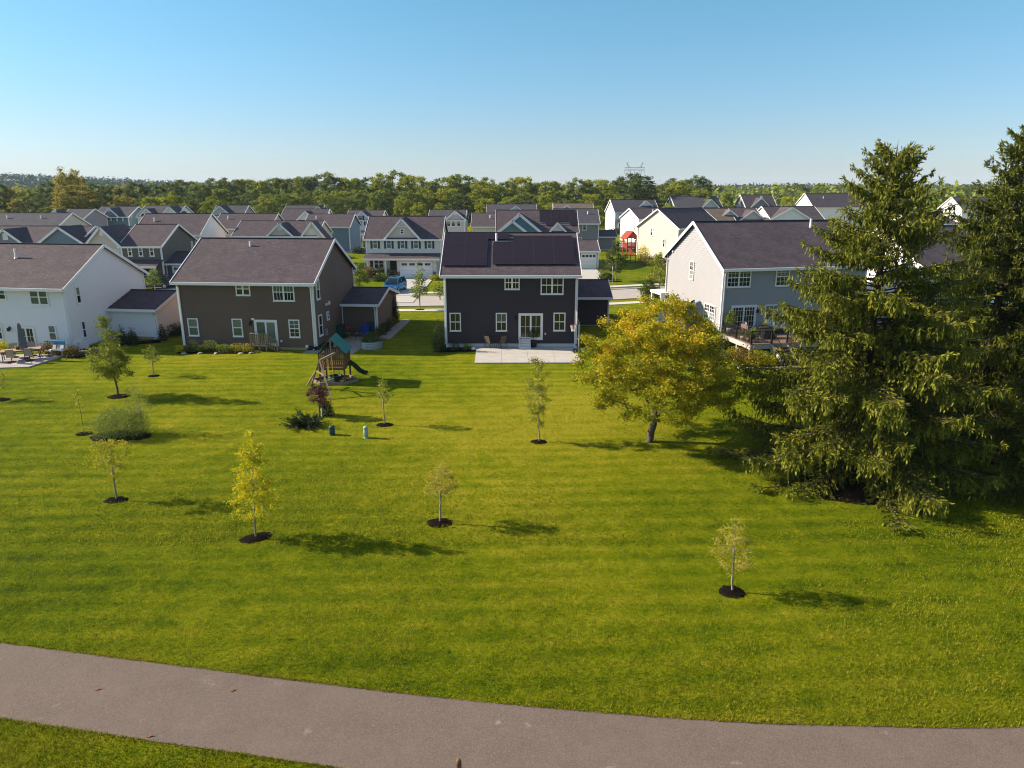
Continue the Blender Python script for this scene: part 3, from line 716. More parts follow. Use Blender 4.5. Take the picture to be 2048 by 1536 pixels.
drive([G(402, 470), G(440, 470), G(424, 480), G(395, 482)], z=.07)
b = B(); cl2 = smooth([Vector(p) for p in ((-260, 175, 0), (-150, 150, 0), (-80, 146, 0), (-20, 146, 0), (20, 152, 0), (40, 172, 0), (70, 190, 0), (120, 215, 0), (240, 250, 0))], 6)
strip('road', cl2, -3.4, 3.4, .028, road_m); strip('pavement', cl2, 5.2, 6.5, .055, walk_m, .055); strip('pavement', cl2, -6.5, -5.2, .055, walk_m, .055)
# ---------------------------------------------------------------- the houses
sid_white = mat('white siding', (.80, .75, .745), .6, var=.05, vs=.4)
sid_brown = mat('brown siding', (.165, .104, .076), .65, var=.15, vs=.5)
sid_navy = mat('charcoal navy siding', (.058, .042, .048), .65, var=.15, vs=.5)
sid_grey = mat('grey siding', (.325, .315, .325), .65, var=.06, vs=.5)
sid_cream = mat('cream siding', (.76, .675, .60), .65, var=.06, vs=.5)
sid_taupe = mat('taupe siding', (.15, .125, .11), .65, var=.08, vs=.5)
sid_beige = mat('beige siding', (.60, .50, .42), .65, var=.06, vs=.5)
sid_teal = mat('teal siding', (.14, .235, .26), .65, var=.08, vs=.5)
sid_blue = mat('grey blue siding', (.18, .235, .285), .65, var=.08, vs=.5)
sid_slate = mat('slate grey siding', (.25, .245, .265), .65, var=.08, vs=.5)
sid_paleblue = mat('pale blue grey siding', (.55, .50, .485), .65, var=.05, vs=.5)
shut_teal = mat('teal shutter paint', (.006, .085, .105), .5)
shut_black = mat('black shutter paint', (.015, .015, .018), .5)
door_dark = mat('dark door paint', (.012, .02, .028), .4)
stone_m = mat('stone veneer', (.27, .165, .12), .85, var=.45, vs=7, bump=.6, bs=9)

# the charcoal house with the solar panels
hc = House('house', 'charcoal navy two storey house with black solar panels on its rear roof', (888, 547), (1155, 547), 5.9, 10.2, 467, yaw=0, lap=True, siding=sid_navy, fh=.36, found=mat('painted foundation', (.66, .63, .60), .8, var=.08))
g2 = (2, 1)
hc.winpx(1009, 551, 1039.3, 578.8, cols=2, grille=g2, up=glass_olive, low=glass_olive); hc.winpx(1081.5, 551.3, 1126.8, 588.5, cols=2, grille=g2, up=glass, low=glass)
hc.winpx(899, 625.3, 922.3, 661.8, grille=g2, up=glass_olive, low=glass); hc.winpx(991.5, 625.5, 1014, 661.8, grille=g2, up=glass_curtain, low=glass_olive); hc.winpx(1107, 625, 1130.3, 661.3, grille=g2, up=glass, low=glass)
hc.winpx(1037, 626.3, 1085.3, 679.5, cols=2, name='sliding_door', sash=False, grille=(2, 2), up=glass, low=glass, frame=.14)
hc.sconce(1031.5, 636); hc.wallthing('outlet_box', 1090.5, 667, .10, .15, white_trim)
hc.downspout(hc.w - .1, 0); hc.downspout(.1, 0)
ga = hc.hit(1217, 594, 'F', 64.6 - hc.o.location.y)
hc.block('garage', hc.w + .02, 64.6 - hc.o.location.y, ga.x - hc.w, 6.4, 2.72, 1.05, sid_navy, fh=.1)
hc.block('unseen_front_wing', hc.w - 7.2, hc.d + .02, 7.2, 5.2, 5.8, 2.2, sid_navy, axis='y', fh=.2)  # wing hidden from the camera, added to cast shade on the garage roof
b = B(); slp = hc.rise / (hc.d / 2); zz = lambda y: hc.h + .10 + slp * y
b.tube((4.0, 3.95, zz(3.95) - .1), (4.0, 3.95, zz(3.95) + .62), .09, .085, 8); b.obj('vent_pipe', white_trim, hc.o)

# the brown house on its left
hb = House('house', 'dark brown two storey house behind the wooden play tower', (352.5, 560), (621, 564), 5.4, 10.2, 478.6, yaw=-4.9, lap=True, siding=sid_brown, fh=.22, found=mat('tan foundation', (.45, .34, .20), .85, var=.15))
hb.winpx(470.6, 564, 502, 591, cols=2, up=glass_blind, low=glass); hb.winpx(544.3, 565.7, 590.5, 602.2, cols=2, up=glass_curtain, low=glass, grille=(3, 1))
hb.winpx(375, 636, 400, 671.5, up=glass_blind, low=glass_curtain); hb.winpx(463.6, 637, 487.8, 673, up=glass_blind, low=glass_curtain); hb.winpx(577.2, 638.8, 601.8, 674.9, up=glass_curtain, low=glass, grille=(2, 2))
hb.winpx(508, 638.9, 558.9, 692.4, cols=2, name='sliding_door', sash=False, up=glass_blind, low=glass_curtain, frame=.15)
hb.winpx(629.3, 560, 638.6, 597.5, 'R', up=glass_blind, low=glass); hb.winpx(634.8, 631.5, 644.8, 669, 'R', up=glass, low=glass); hb.winpx(651.8, 624, 657, 638, 'R', up=glass, low=glass, sash=True)
hb.sconce(502.5, 646); hb.wallthing('camera_box', 506.8, 637.6, .22, .14, white_trim); hb.wallthing('outlet_box', 564, 681.7, .12, .16, white_trim); hb.wallthing('vent_cover', 615, 692.5, .2, .2, white_trim)
hb.wallthing('vent_cover', 650.6, 608.6, .16, .18, white_trim, 'R'); hb.wallthing('vent_cover', 656, 605.6, .2, .28, white_trim, 'R'); hb.wallthing('electric_meter', 649.6, 664, .3, .5, steel, 'R', .18)
hb.downspout(hb.w - .12, 0); hb.downspout(.12, 0); hb.downspout(hb.w + .02, hb.d - .15, out=(1, 0), z1=5.3)
q = hb.Mi @ G(755.3, 668.5)
hb.block('garage', hb.w + .02, q.y, q.x - hb.w, 6.7, 2.68, .85, sid_brown, fh=.15)
hb.downspout(q.x - .12, q.y, z1=2.68)
b = B(); slp = hb.rise / (hb.d / 2); p = Vector((4.35, 4.05, 0)); z = hb.h + .1 + slp * p.y; b.tube((p.x, p.y, z - .1), (p.x, p.y, z + .38), .085, .08, 8); b.obj('vent_pipe', white_trim, hb.o)

# the white house at the left edge
hw = House('house', 'white two storey house with a dining patio at the left edge', (-330, 566), (126.5, 574.5), 5.0, 9.6, 490.9, yaw=-8, lap=True, siding=sid_white, fh=.12)
c = G(147.5, 700.7); hw.w = 12.5
hw.o.location = c - Vector((math.cos(hw.yaw), math.sin(hw.yaw), 0)) * hw.w; hw.o.location.z = 0
hw.M = Matrix.Translation(hw.o.location) @ Matrix.Rotation(hw.yaw, 4, 'Z'); hw.Mi = hw.M.inverted()
for ch in list(hw.o.children): 
    for k in list(ch.children): bpy.data.objects.remove(k)
    bpy.data.objects.remove(ch)
cc = hw.M @ Vector((hw.w, hw.d / 2, 0)); hw.rise = onY(203, 490.9, cc.y).z - hw.h
hw.block('', 0, 0, hw.w, hw.d, hw.h, hw.rise, sid_white, fh=.12, vent=[(6.2, .62, .75)])
hw.winpx(57.6, 577.7, 100, 610, cols=2, up=glass_curtain, low=glass_curtain); hw.winpx(-20, 576, 14.8, 599.5, cols=2, up=glass_curtain, low=glass)
hw.winpx(-14, 647.5, 9.3, 679, up=glass_blind, low=glass); hw.winpx(95.6, 649.5, 117, 681, up=glass_blind, low=glass_curtain)
hw.winpx(33.5, 652, 76, 694, cols=2, name='sliding_door', sash=False, grille=(2, 2), up=glass, low=glass_curtain, frame=.12)
hw.winpx(147.5, 574, 162.4, 606, 'R', up=glass_blind, low=glass); hw.winpx(159.6, 643, 173.4, 674.5, 'R', up=glass, low=glass)
hw.sconce(21, 657.5); hw.wallthing('utility_box', 162, 692, .9, .8, white_trim, 'R', .3)
hw.downspout(hw.w - .1, 0)
q = hw.Mi @ G(319, 679)
hw.block('garage', hw.w + .02, q.y, q.x - hw.w, 6.0, 2.62, 1.0, sid_white, fh=.22, found=mat('tan foundation', (0, 0, 0)))
hw.downspout(q.x - .1, q.y, z1=2.62)

# the grey house with the deck on the right
hg = House('house', 'light grey two storey house with a raised deck', (1440.5, 533.5), (1620, 531), 6.4, 10.5, 443.2, yaw=12, w=12.6, lap=True, siding=sid_grey, fh=.5, found=mat('grey foundation', (.42, .41, .41), .85, var=.1))
c = G(1436, 695); hg.o.location = (c.x, c.y, 0)
hg.M = Matrix.Translation(hg.o.location) @ Matrix.Rotation(hg.yaw, 4, 'Z'); hg.Mi = hg.M.inverted()
g3 = (3, 2)
hg.winpx(1455, 536.3, 1499.5, 573.5, cols=2, grille=g3, up=glass_curtain, low=glass); hg.winpx(1552.8, 534.3, 1576.3, 571.5, grille=g3, up=glass_blind, low=glass); hg.winpx(1529.6, 609.3, 1551.8, 645, grille=g3, up=glass_blind, low=glass)
hg.winpx(1462.5, 611, 1508, 662.5, cols=2, name='sliding_door', sash=False, grille=(4, 5), up=glass, low=glass, frame=.14)
hg.winpx(1390.3, 523, 1379.6, 557.5, 'L', grille=g3, up=glass, low=glass_blind); hg.winpx(1410.6, 605, 1430.5, 643, 'L', cols=2, grille=g3, up=glass, low=glass_blind)
hg.sconce(1389, 604, 'L'); hg.sconce(1513, 621); hg.wallthing('vent_cover', 1348, 502.5, .12, .2, white_trim, 'L')
hg.downspout(.1, 0, z0=.6); hg.downspout(0, hg.d - .12, out=(-1, 0))
b = B(); slp = hg.rise / (hg.d / 2); p = hg.hit(1620, 462, 'F', 4.3); z = hg.h + .1 + slp * 4.3; b.tube((p.x, 4.3, z - .1), (p.x, 4.3, z + .7), .10, .095, 8); b.obj('vent_pipe', white_trim, hg.o)
# its front porch, seen past the far corner
b = B(); b.box(-.75, hg.d - .6, 2.75, 4.5, hg.d + 1.9, 2.98); b.obj('porch_roof', white_trim, hg.o)
for y in (hg.d - .45, hg.d + 1.7):
    b = B(); b.box(-.66, y, .0, -.44, y + .22, 2.748); b.obj('porch_post', white_trim, hg.o)
b = B(); b.box(-.7, hg.d - .55, -.2, 4.5, hg.d + 1.9, .3); b.obj('porch_floor', concrete, hg.o)

# behind the spruces
hs5 = House('house', 'white house half hidden behind the spruces', (1835, 520), (2080, 505), 5.8, 10.5, yaw=16, w=13, rise=3.0, siding=sid_white, roof=roof_brown)
c = G(1828, 668); hs5.o.location = (c.x, c.y, 0)

# across the street
h = hA = House('house', 'cream house with teal shutters and a double garage', (731.8, 476.5), (881, 476.5), 5.4, 9.6, 433.3, yaw=0, lap=False, siding=sid_cream, roof=roof_brown)
for x in (750.3, 777.7, 805, 832, 859): h.winpx(x - 5.4, 478.3, x + 5.4, 497.2, shutters=shut_teal, up=glass_blind, low=glass_blind)
a, c = h.hit(770, 474, 'F'), h.hit(839, 474, 'F'); h.gable(a.x, c.x, 5.42, onY(802, 437, h.o.location.y).z, sid_beige, lattice=True, dep=5.4)
h.winpx(800.3, 458, 808, 468, up=glass, low=glass, shutters=None)
a = h.hit(872, 515, 'F', -1.7); a0 = h.hit(727, 515, 'F', -1.7)
h.shed_roof('porch_roof', a0.x, a.x + .5, -2.1, -.005, 2.75, 3.35, post=None)
gx0, gx1 = h.hit(794, 530, 'F', -1.6).x, h.hit(872, 530, 'F', -1.6).x
b = B(); b.box(gx0, -1.6, 0, gx1, 0, 2.7); b.obj('garage_front', sid_cream, h.o)
h.garage_door(h.hit(801.5, 540, 'F', -1.6).x, h.hit(863.5, 540, 'F', -1.6).x, 2.25, -1.62)
for u0, u1 in ((gx0 + .02, h.hit(799.6, 540, 'F', -1.6).x), (h.hit(865.6, 540, 'F', -1.6).x, gx1 - .02)):
    b = B(); b.box(u0, -1.72, 0, u1, -1.6, .95); b.obj('stone_base', stone_m, h.o)
b = B(); b.box(0, -.09, .12, gx0 - .02, -.005, 1.0); b.obj('stone_base', stone_m, h.o)
h.winpx(747.5, 517.5, 768, 538, cols=2, up=glass, low=glass, shutters=None); a = h.hit(744, 528, 'F'); b = B(); b.box(a.x - .25, -.05, 1.0, a.x + .15, -.003, 2.4); b.obj('shutter', shut_black, h.o)
b = B(); a = h.hit(787, 535, 'F'); b.box(a.x - .45, -.06, .3, a.x + .45, -.01, 2.3); b.obj('front_door', door_dark, h.o)
for px in (728.5, 770.5):
    a = h.hit(px, 530, 'F', -1.9).x; b = B(); b.box(a - .12, -1.95, .0, a + .12, -1.7, 2.62); b.obj('porch_post', white_trim, h.o)
b = B(); b.box(a0.x, -2.0, 0, gx0 - .02, -.1, .3); b.obj('porch_floor', concrete, h.o)
for px in (796.5, 868.5): h.sconce(px, 537) if False else None

def far(label, eL, eR, h, d, rdg, sid, yaw=0, roof=roof_brown, wins=(), shut=None, w=None, vents=(), grn=None, **k):
    H = House('house', label, eL, eR, h, d, rdg, yaw=yaw, w=w, siding=sid, roof=roof, fh=.2, **k)
    for wv in wins:
        wall = wv[4] if len(wv) > 4 else 'F'; H.winpx(*wv[:4], wall, shutters=shut if wall == 'F' else None, frame=.12)
    for px, py in vents:
        k2 = .6; yy = H.d / 2 * k2; z = H.h + .1 + H.rise * k2; p = H.hit(px, py, 'F', yy); b = B(); b.tube((p.x, yy, z - .1), (p.x, yy, z + .55), .11, .1, 8); b.obj('vent_pipe', white_trim, H.o)
    return H
def fgab(H, x0, x1, py, pk, sid, zb=None, **k):
    y = k.pop('y', -.02); a, c = H.hit(x0, py, 'F', y), H.hit(x1, py, 'F', y); pz = H.hit(pk[0], pk[1], 'F', y).z
    return H.gable(a.x, c.x, a.z if zb is None else zb, pz, sid, y=y, **k)

# left, from near to far
h = far('grey blue house with two rear gables behind the white house', (-45, 489), (150, 489), 5.0, 9.8, 453, sid_blue, roof=roof_brown)
fgab(h, -24, 51, 489, (13.7, 458.6), sid_slate, vent=(.7, .9, 5.6)); fgab(h, 74, 173, 489.5, (115.7, 454), sid_blue)
h = far('taupe and beige house with a black car in its drive', (242, 491.5), (321, 491.5), 5.0, 10.4, 449.5, sid_taupe, yaw=0, wins=((254, 493.5, 265.5, 512.8), (275.5, 493.5, 287, 512.8), (297.5, 493.5, 309.5, 512.8), (381, 483, 386.5, 502, 'R')))
h.shed_roof('porch_roof', h.w * .1, h.w + .15, -2.2, -.01, 2.55, 3.25, post=(h.w * .15, h.w - .2))
fgab(h, 172, 240, 490, (198, 453.8), sid_beige, zlow=0, vent=(.5, .6, 6.3), dep=6)
p = h.hit(205, 520, 'F'); h.window(p.x - 1.2, p.x + .2, 3.0, 4.5, 'F', .02); h.window(p.x + 1.1, p.x + 2.3, 3.2, 4.5, 'F', .02)
h.block('garage', h.w + .03, .8, 5.2, 6.5, 2.7, 1.1, sid_taupe, fh=.1); h.garage_door(h.w + .9, h.w + 4.7, 2.25, .78)
b = B(); b.box(h.w - 2.6, -.06, .1, h.w - 1.6, -.01, 2.2); b.obj('front_door', door_dark, h.o)
h = far('brown roofed white house behind the taupe house', (268, 468.5), (384, 468.5), 5.4, 10, 428, sid_white, w=9.8, vents=((308, 434),))
h = far('long grey roof at the left edge with two vents', (-90, 455), (112, 455), 5.4, 10, 426.6, sid_beige, roof=roof_grey, vents=((14, 433), (81, 431)))
h = far('slate blue house with a dark porch roof far left', (120, 437), (166, 437), 5.4, 9.5, 418.3, sid_slate, roof=roof_grey, wins=((138, 440, 145.5, 450), (152.5, 440, 159.5, 450)))
h.shed_roof('porch_roof', -.4, h.w + 1, -2.2, -.01, 2.6, 3.2, post=(.2, h.w * .5, h.w + .6)); fgab(h, 90, 134, 438, (109, 421), sid_slate, zlow=0, vent=(.7, 1.0, 6.3)); h.window(-1.7, -.5, 3.3, 4.9, frame=.12)
h = far('teal gabled house with teal shutters before the yellow trees', (187.5, 433), (256, 433), 5.4, 10, 413.4, sid_teal, roof=roof_grey, shut=shut_teal, wins=tuple((x - 2.4, 434.5, x + 2.4, 441) for x in (197, 209, 221.5, 234, 246)))
fgab(h, 206, 236, 431.5, (219.5, 415.8), sid_teal, lattice=True); h.shed_roof('porch_roof', -.3, h.w + .6, -2.2, -.01, 2.6, 3.2, post=(.1, h.w * .5, h.w + .3))
h = far('white house with pointed gables before the wood far left', (276, 433), (352, 433), 5.6, 10, 411.2, sid_white, roof=roof_grey, wins=((262, 429, 264.5, 435, 'L'),))
fgab(h, 283, 306, 428, (294, 417.6), sid_white); fgab(h, 325, 356, 428.5, (336.5, 413), sid_white)
# middle left
h = far('tan house with a long brown roof behind the brown house', (427, 456.5), (536, 456.5), 5.4, 9.6, 427.6, sid_beige, wins=((451, 457.8, 458.5, 469.5),), vents=((455.5, 434),), w=9.6)
h = far('tan house with rear gables just behind the brown house', (466, 472), (622, 474), 5.0, 9.5, 442.5, sid_beige, ov=.3)
fgab(h, 529.5, 592.5, 477, (555.6, 447), sid_beige, vent=(.7, 1.0, 5.9)); fgab(h, 600, 652, 477, (627.5, 443.5), sid_cream, dep=3)
h = far('grey white house with a garage and a dark car at its drive', (424, 431), (488, 430.5), 5.4, 9, 411, sid_slate, roof=roof_grey); fgab(h, 423, 459, 427.5, (439.5, 411.8), sid_paleblue, zlow=0); h.window(1.2, 2.2, 3.4, 4.9, at=.02, frame=.12)
h.block('garage', -2.8, -3.5, 6, 5.5, 2.7, 1.0, sid_cream, fh=.1); h.garage_door(-2.3, 2.2, 2.2, -3.52)
h = far('blue house with a white framed cellar door', (640, 457), (699.5, 456.7), 4.9, 9.8, 431.3, sid_blue, roof=roof_brown, w=8.6, wins=((647.5, 458, 656.8, 467.5), (688.5, 483.5, 695.5, 495.8)), vents=((664.5, 436.5),))
c = G(701, 504.6); h.o.location = (c.x - h.w, c.y, 0)
b = B(); b.box(h.w - 3.6, -.9, 0, h.w - 2.4, -.02, 1.9); b.obj('cellar_door', white_trim, h.o)
h = far('low brown roof with a small white gable beyond the tan roofs', (560, 441.5), (650, 441.5), 5.2, 9, 418.4, sid_white, w=9.5); fgab(h, 594, 630, 440, (612, 422.5), sid_white)
h = far('dark hipped looking roof with solar panels before the wood', (566, 428), (640, 428), 5.4, 9, 411, sid_cream, roof=roof_grey); fgab(h, 618, 656, 430, (628, 412), sid_cream)
h = far('white farmhouse style house with black shutters', (692, 440), (762, 439.5), 5.4, 9.5, 421, sid_white, roof=roof_brown, shut=shut_black, wins=((716, 442, 720.5, 451), (731, 442, 735.5, 451), (746, 442, 750, 451)))
fgab(h, 707, 741, 438.5, (720, 422.6), sid_white, zlow=0); h.shed_roof('porch_roof', -.2, h.w + .2, -2, -.01, 2.6, 3.2, post=(.1, h.w * .5, h.w)); p = h.hit(720, 435, 'F'); h.window(p.x - .5, p.x + .5, p.z - .5, p.z + .4, frame=.1, shutters=shut_black)
# middle
h = far('grey green house with solar panels before the wood', (858, 440), (928.5, 440), 5.4, 9.5, 420.2, sid_slate, roof=roof_grey); fgab(h, 892, 930, 438.5, (906, 422), sid_paleblue, zlow=0, vent=(.6, .8, 6.4), dep=5)
for x in (897, 906.5, 917.5): p = h.hit(x, 446, 'F'); h.window(p.x - .45, p.x + .45, p.z - .75, p.z + .75, at=-.04, frame=.1)
h = far('cream house with a plain brown roof left of the teal house', (945, 452.5), (990, 452.5), 5.2, 9.5, 426.7, sid_cream, wins=((987, 454.5, 991, 462),), vents=((980.3, 430),)); 
h = far('wide grey roof with a small white gable before the wood', (975, 432), (1072, 432), 5.4, 11, 408.8, sid_white, roof=roof_grey); fgab(h, 1020, 1044, 420, (1032, 412), sid_white, dep=6, y=2.6)
h = far('low tan roof with a tiny dormer before the wood', (1110, 427), (1187, 427), 5.4, 10, 407, sid_beige, roof=roof_tan); fgab(h, 1122, 1145, 418, (1133.6, 411.6), sid_paleblue, dep=6, y=2.2)
h = hT = far('teal gabled house with solar panels behind the charcoal house', (994, 463), (1155, 463), 5.4, 10, 420.8, sid_teal, ov=.35)
fgab(h, 994, 1085, 466, (1041.8, 428), sid_teal, trim=.3, y=-1.2, dep=6); fgab(h, 985, 1064, 472, (1030, 441), sid_teal, trim=.3, y=-2.4, dep=4); fgab(h, 1099, 1132, 463, (1115, 446), sid_white, dep=3)
a0, a1 = h.hit(1150, 520, 'F', -5).x, h.hit(1196, 520, 'F', -5).x
h.block('garage', a0, -5, a1 - a0, 8.2, 2.75, 1.3, sid_teal, fh=.1); h.garage_door(h.hit(1163, 525, 'F', -5).x, h.hit(1191.5, 525, 'F', -5).x, 2.3, -5.02)
h = far('slate grey house right of the teal house', (1110, 446), (1195.5, 445.5), 5.4, 9.6, 418, sid_slate, roof=roof_grey, wins=((1165, 448, 1173, 460.5), (1157.5, 474, 1164, 484)), vents=((1175.5, 424),))
h.block('garage', h.w + .03, 3.2, 3.9, 5.5, 2.6, 1.0, sid_slate, fh=.1)
# right
h = far('white house with a dark porch roof far up the street', (1231, 424), (1322, 425), 5.4, 10, 399.5, sid_white, roof=roof_grey, yaw=8, wins=((1238.5, 426, 1243, 434), (1250.5, 426, 1255, 434), (1237.5, 445, 1242, 455), (1249.5, 445, 1254, 455)))
h.shed_roof('porch_roof', .2, h.w * .55, -2.3, -.01, 2.5, 3.3, post=(.4, h.w * .3, h.w * .5)); fgab(h, 1280, 1304, 411.5, (1294, 402), sid_white, dep=6, y=2.4)
h = far('white house with a low porch in front of the far white house', (1278.5, 437.5), (1335, 438), 5.4, 9.6, 416.5, sid_white, yaw=16, w=11, wins=((1283, 465, 1289, 476.3), (1268, 450, 1270, 461, 'L'), (1276, 439.5, 1277.6, 450, 'L')), vents=((1306, 417.5),))
h = far('creamy white house gable end on to the pale lawn', (1357, 455.5), (1420, 452), 5.5, 9.4, 417.2, mat('cream siding darkened for sun', (.60, .53, .46), .65, var=.06, vs=.5), yaw=37, w=11.5, wins=((1301, 455.5, 1305.5, 472, 'L'), (1325.5, 477.5, 1330, 495, 'L')), lap=False)
h = far('hip like dark roof beyond the cream house', (1352, 415.5), (1450, 416), 6.0, 12, 393, sid_slate, roof=roof_grey, yaw=4); fgab(h, 1403, 1439, 416, (1423, 398.5), sid_paleblue)
h = far('light brown roof with a small gable beyond the grey house', (1392, 442), (1472, 442), 5.2, 9.5, 417.3, sid_beige, roof=roof_tan, yaw=6); fgab(h, 1445, 1473, 431, (1458.5, 420), sid_paleblue, dep=3, y=2)
h = far('pale gabled house just right of the light brown roof', (1455, 440), (1535, 440), 5.2, 9.5, 416.3, sid_paleblue, yaw=6, w=8); fgab(h, 1477, 1532, 441.5, (1504, 420.6), sid_paleblue)
h = far('bright white gable behind the grey house ridge', (1545, 441), (1650, 440.5), 5.2, 10, 413, sid_white, yaw=8); fgab(h, 1537, 1625, 441, (1586, 415), sid_white, trim=.25)
h = far('grey gabled house with an arched porch far right', (1493, 415.5), (1560, 416), 5.6, 10, 389.8, sid_slate, roof=roof_brown, yaw=6, wins=((1508, 417, 1513, 426), (1523, 417, 1528, 426), (1541, 417, 1546, 426), (1552, 417, 1557, 426))); fgab(h, 1501, 1541, 415, (1522, 396), sid_slate, vent=(.8, 1.1, 8.2))
h.shed_roof('porch_roof', .2, h.w, -2, -.01, 2.5, 3.1, post=(.4, h.w * .5, h.w * .9))
h = far('long brown roof beside the big spruce', (1628, 414), (1745, 414), 6.4, 11, 386.5, sid_white, yaw=8, vents=((1646, 401), (1713, 401)))
h = far('brown roofed house seen between the two spruces', (1835, 448), (1925, 448), 5.6, 10, 428, sid_white, yaw=10); h = far('white house beyond the right hand spruce', (1925, 418), (2060, 418), 5.4, 10, 394, sid_white, roof=roof_grey, yaw=10)
# ---------------------------------------------------------------- trees near by
def at(px, py): p = G(px, py); return (p.x, p.y, 0)
def hgt(px, py, base):           # height of a point of the photograph above a base point on the lawn
    return onY(px, py, base[1]).z
prof_s = lambda f: 6.1 * (np.interp(f, [0, .05, .14, .22, .30, .38, .5, .64, .76, .88, .95, 1], [.92, .98, .99, .93, .86, .76, .68, .51, .36, .22, .14, .04]))
sa_t, sa_c = spruce_mesh(5, 14.6, prof_s)
pA = G(1706, 935); pB = G(1940, 850); pC = Vector((30.5, 37.5, 0))
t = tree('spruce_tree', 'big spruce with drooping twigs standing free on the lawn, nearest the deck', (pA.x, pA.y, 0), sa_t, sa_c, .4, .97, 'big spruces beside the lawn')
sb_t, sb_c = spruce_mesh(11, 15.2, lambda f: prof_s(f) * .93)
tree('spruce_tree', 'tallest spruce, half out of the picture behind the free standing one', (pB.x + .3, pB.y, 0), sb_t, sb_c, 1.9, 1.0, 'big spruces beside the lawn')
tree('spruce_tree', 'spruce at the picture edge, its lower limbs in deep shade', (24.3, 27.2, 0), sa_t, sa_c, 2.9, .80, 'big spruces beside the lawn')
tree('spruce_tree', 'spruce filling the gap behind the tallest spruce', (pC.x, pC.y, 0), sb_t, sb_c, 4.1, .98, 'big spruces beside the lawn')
for (p, rx, ry, lab) in (((pA.x - .2, pA.y - 1.6), 3.0, 2.2, 'dark needle litter and mulch under the free standing spruce'), ((25.5, 32.5), 3.5, 3.0, 'reddish needle litter under the spruces at the picture edge')):
    mulch_ring(lab, p, rx, ry, .3, None)
# the spreading yellow green tree in the middle
p = at(1298, 884); H = hgt(1330, 598, p)
tm, cm = broadleaf(21, H, 1.75, 4.05, lambda t: float(np.interp(t, [0, .12, .3, .55, .8, 1], [.62, .92, 1, .92, .62, .18])), 380, 92000, .105, .175, .185, lf_yellow, bark, step=.26, fill=.06, tint=(.42, .2), top=.2, flat=.25, r_tip=.011, orange=.36, lean=(.35, .2), asp=.62, clear=(1.9, 2.7), leaders=((-1.3, .2, 4.2), (1.15, -.2, 4.9), (.3, 1.1, 4.6)))
tree('yellowing_tree', 'wide spreading tree with yellow green leaves and a forked trunk', p, tm, cm, .0, 1.0)

# young trees on the lawn, one by one
def sapling(label, px, py, top, rad, seed, lm, prof=egg, trunk=.38, nleaf=1500, natt=46, leaf=.10, clump=.10, mr=.42, mlab=None, lean=None, rb=.035, bm=bark_pale, mry=None, mz=0, name='young_tree', asp=.6, tint=(.5, .2), fill=.05, droop=0.0):
    p = at(px, py); H = hgt(top[0], top[1], p)
    zc = math.cos(TH) * p[1] + math.sin(TH) * HC
    lx = (top[0] - px) / F * (p[1] * math.cos(TH) + (HC - H) * math.sin(TH)) + p[0] * ((p[1] * math.cos(TH) + (HC - H) * math.sin(TH)) / zc - 1) if lean is None else lean
    r = rad * zc / F
    tm, cm = broadleaf(seed, H, H * trunk, r, prof, natt, nleaf, leaf, clump, rb, lm, bm, step=H / 22, lean=(lx, 0), tint=tint, top=.9, fill=fill, asp=asp, r_tip=.005, droop=droop)
    t = tree(name, label, p, tm, cm, 0, 1.0, 'young trees planted on the lawn')
    if mr: mulch_ring(mlab or 'dark mulch ring round the ' + label.split(' ', 1)[0] + ' sapling', p, mr * .9, (mry or mr * .9) * .9, mz)
    return t
Y = 'mulch ring round the '
sapling('bright yellow sapling with a full pointed crown near the trail', 512, 1076, (500, 858), 43, 31, lf_gold, lambda t: float(np.interp(t, [0, .12, .3, .6, .85, 1], [.55, .95, 1, .6, .34, .08])), .19, 6800, 100, .075, .09, .62, 'dark mulch ring round the bright yellow sapling', mry=.42, mz=.5)
sapling('small thin leaved sapling in the middle of the front lawn', 880, 1046, (884, 925), 30, 32, lf_sparse, oval, .42, 3000, 80, .058, .07, .56, 'neat round black mulch ring in the middle of the front lawn', mry=.44)
sapling('pale speckled sapling furthest right on the front lawn', 1464, 1184, (1470, 1035), 38, 33, lf_sparse, egg, .30, 4200, 90, .052, .075, .46, 'ragged mulch patch round the sapling furthest right', mry=.40)
sapling('leaning orange tipped sapling left of the yellow one', 233, 1000, (218, 880), 36, 34, lf_yellow, lambda t: float(np.interp(t, [0, .3, .75, 1], [.15, .7, 1, .7])), .36, 2300, 50, .07, .085, .52, 'mulch ring round the leaning orange tipped sapling', mry=.36)
sapling('bushy green young maple before the white garage', 237, 793, (205, 630), 40, 35, lf_young, lambda t: float(np.interp(t, [0, .15, .4, .7, .9, 1], [.75, 1, .78, .42, .2, .06])), .26, 9000, 140, .105, .13, .72, 'brown mulch ring under the bushy young maple', rb=.06, mry=.62, bm=bark)
sapling('little green sapling before the brown house', 308, 752, (300, 686), 15, 36, lf_young, egg, .42, 650, 30, .11, .10, .42, 'thin mulch ring of the little sapling before the brown house', mry=.35)
sapling('slim upright sapling beside the sliding shadow of the play tower', 769, 850, (763, 752), 15, 37, lf_young, oval, .42, 620, 34, .10, .085, .52, 'thin brown mulch ring of the slim sapling near the green pedestals', mry=.38)
sapling('tall loose sapling in front of the concrete patio', 1078, 884, (1074, 706), 24, 38, lf_young, oval, .18, 4200, 80, .08, .10, .45, 'faint mulch ring of the tall sapling before the patio', mry=.35, tint=(.62, .2))
sapling('nearly bare staked sapling far left on the lawn', 169, 868, (152, 772), 8, 39, lf_sparse, oval, .5, 70, 14, .10, .06, .5, 'oval mulch ring of the nearly bare sapling', mry=.35, rb=.03, bm=bark)
sapling('thin willowy sapling growing out of the shrub', 288, 866, (268, 760), 27, 40, lf_willow, egg, .30, 900, 60, .11, .10, 0, rb=.03, asp=.25)
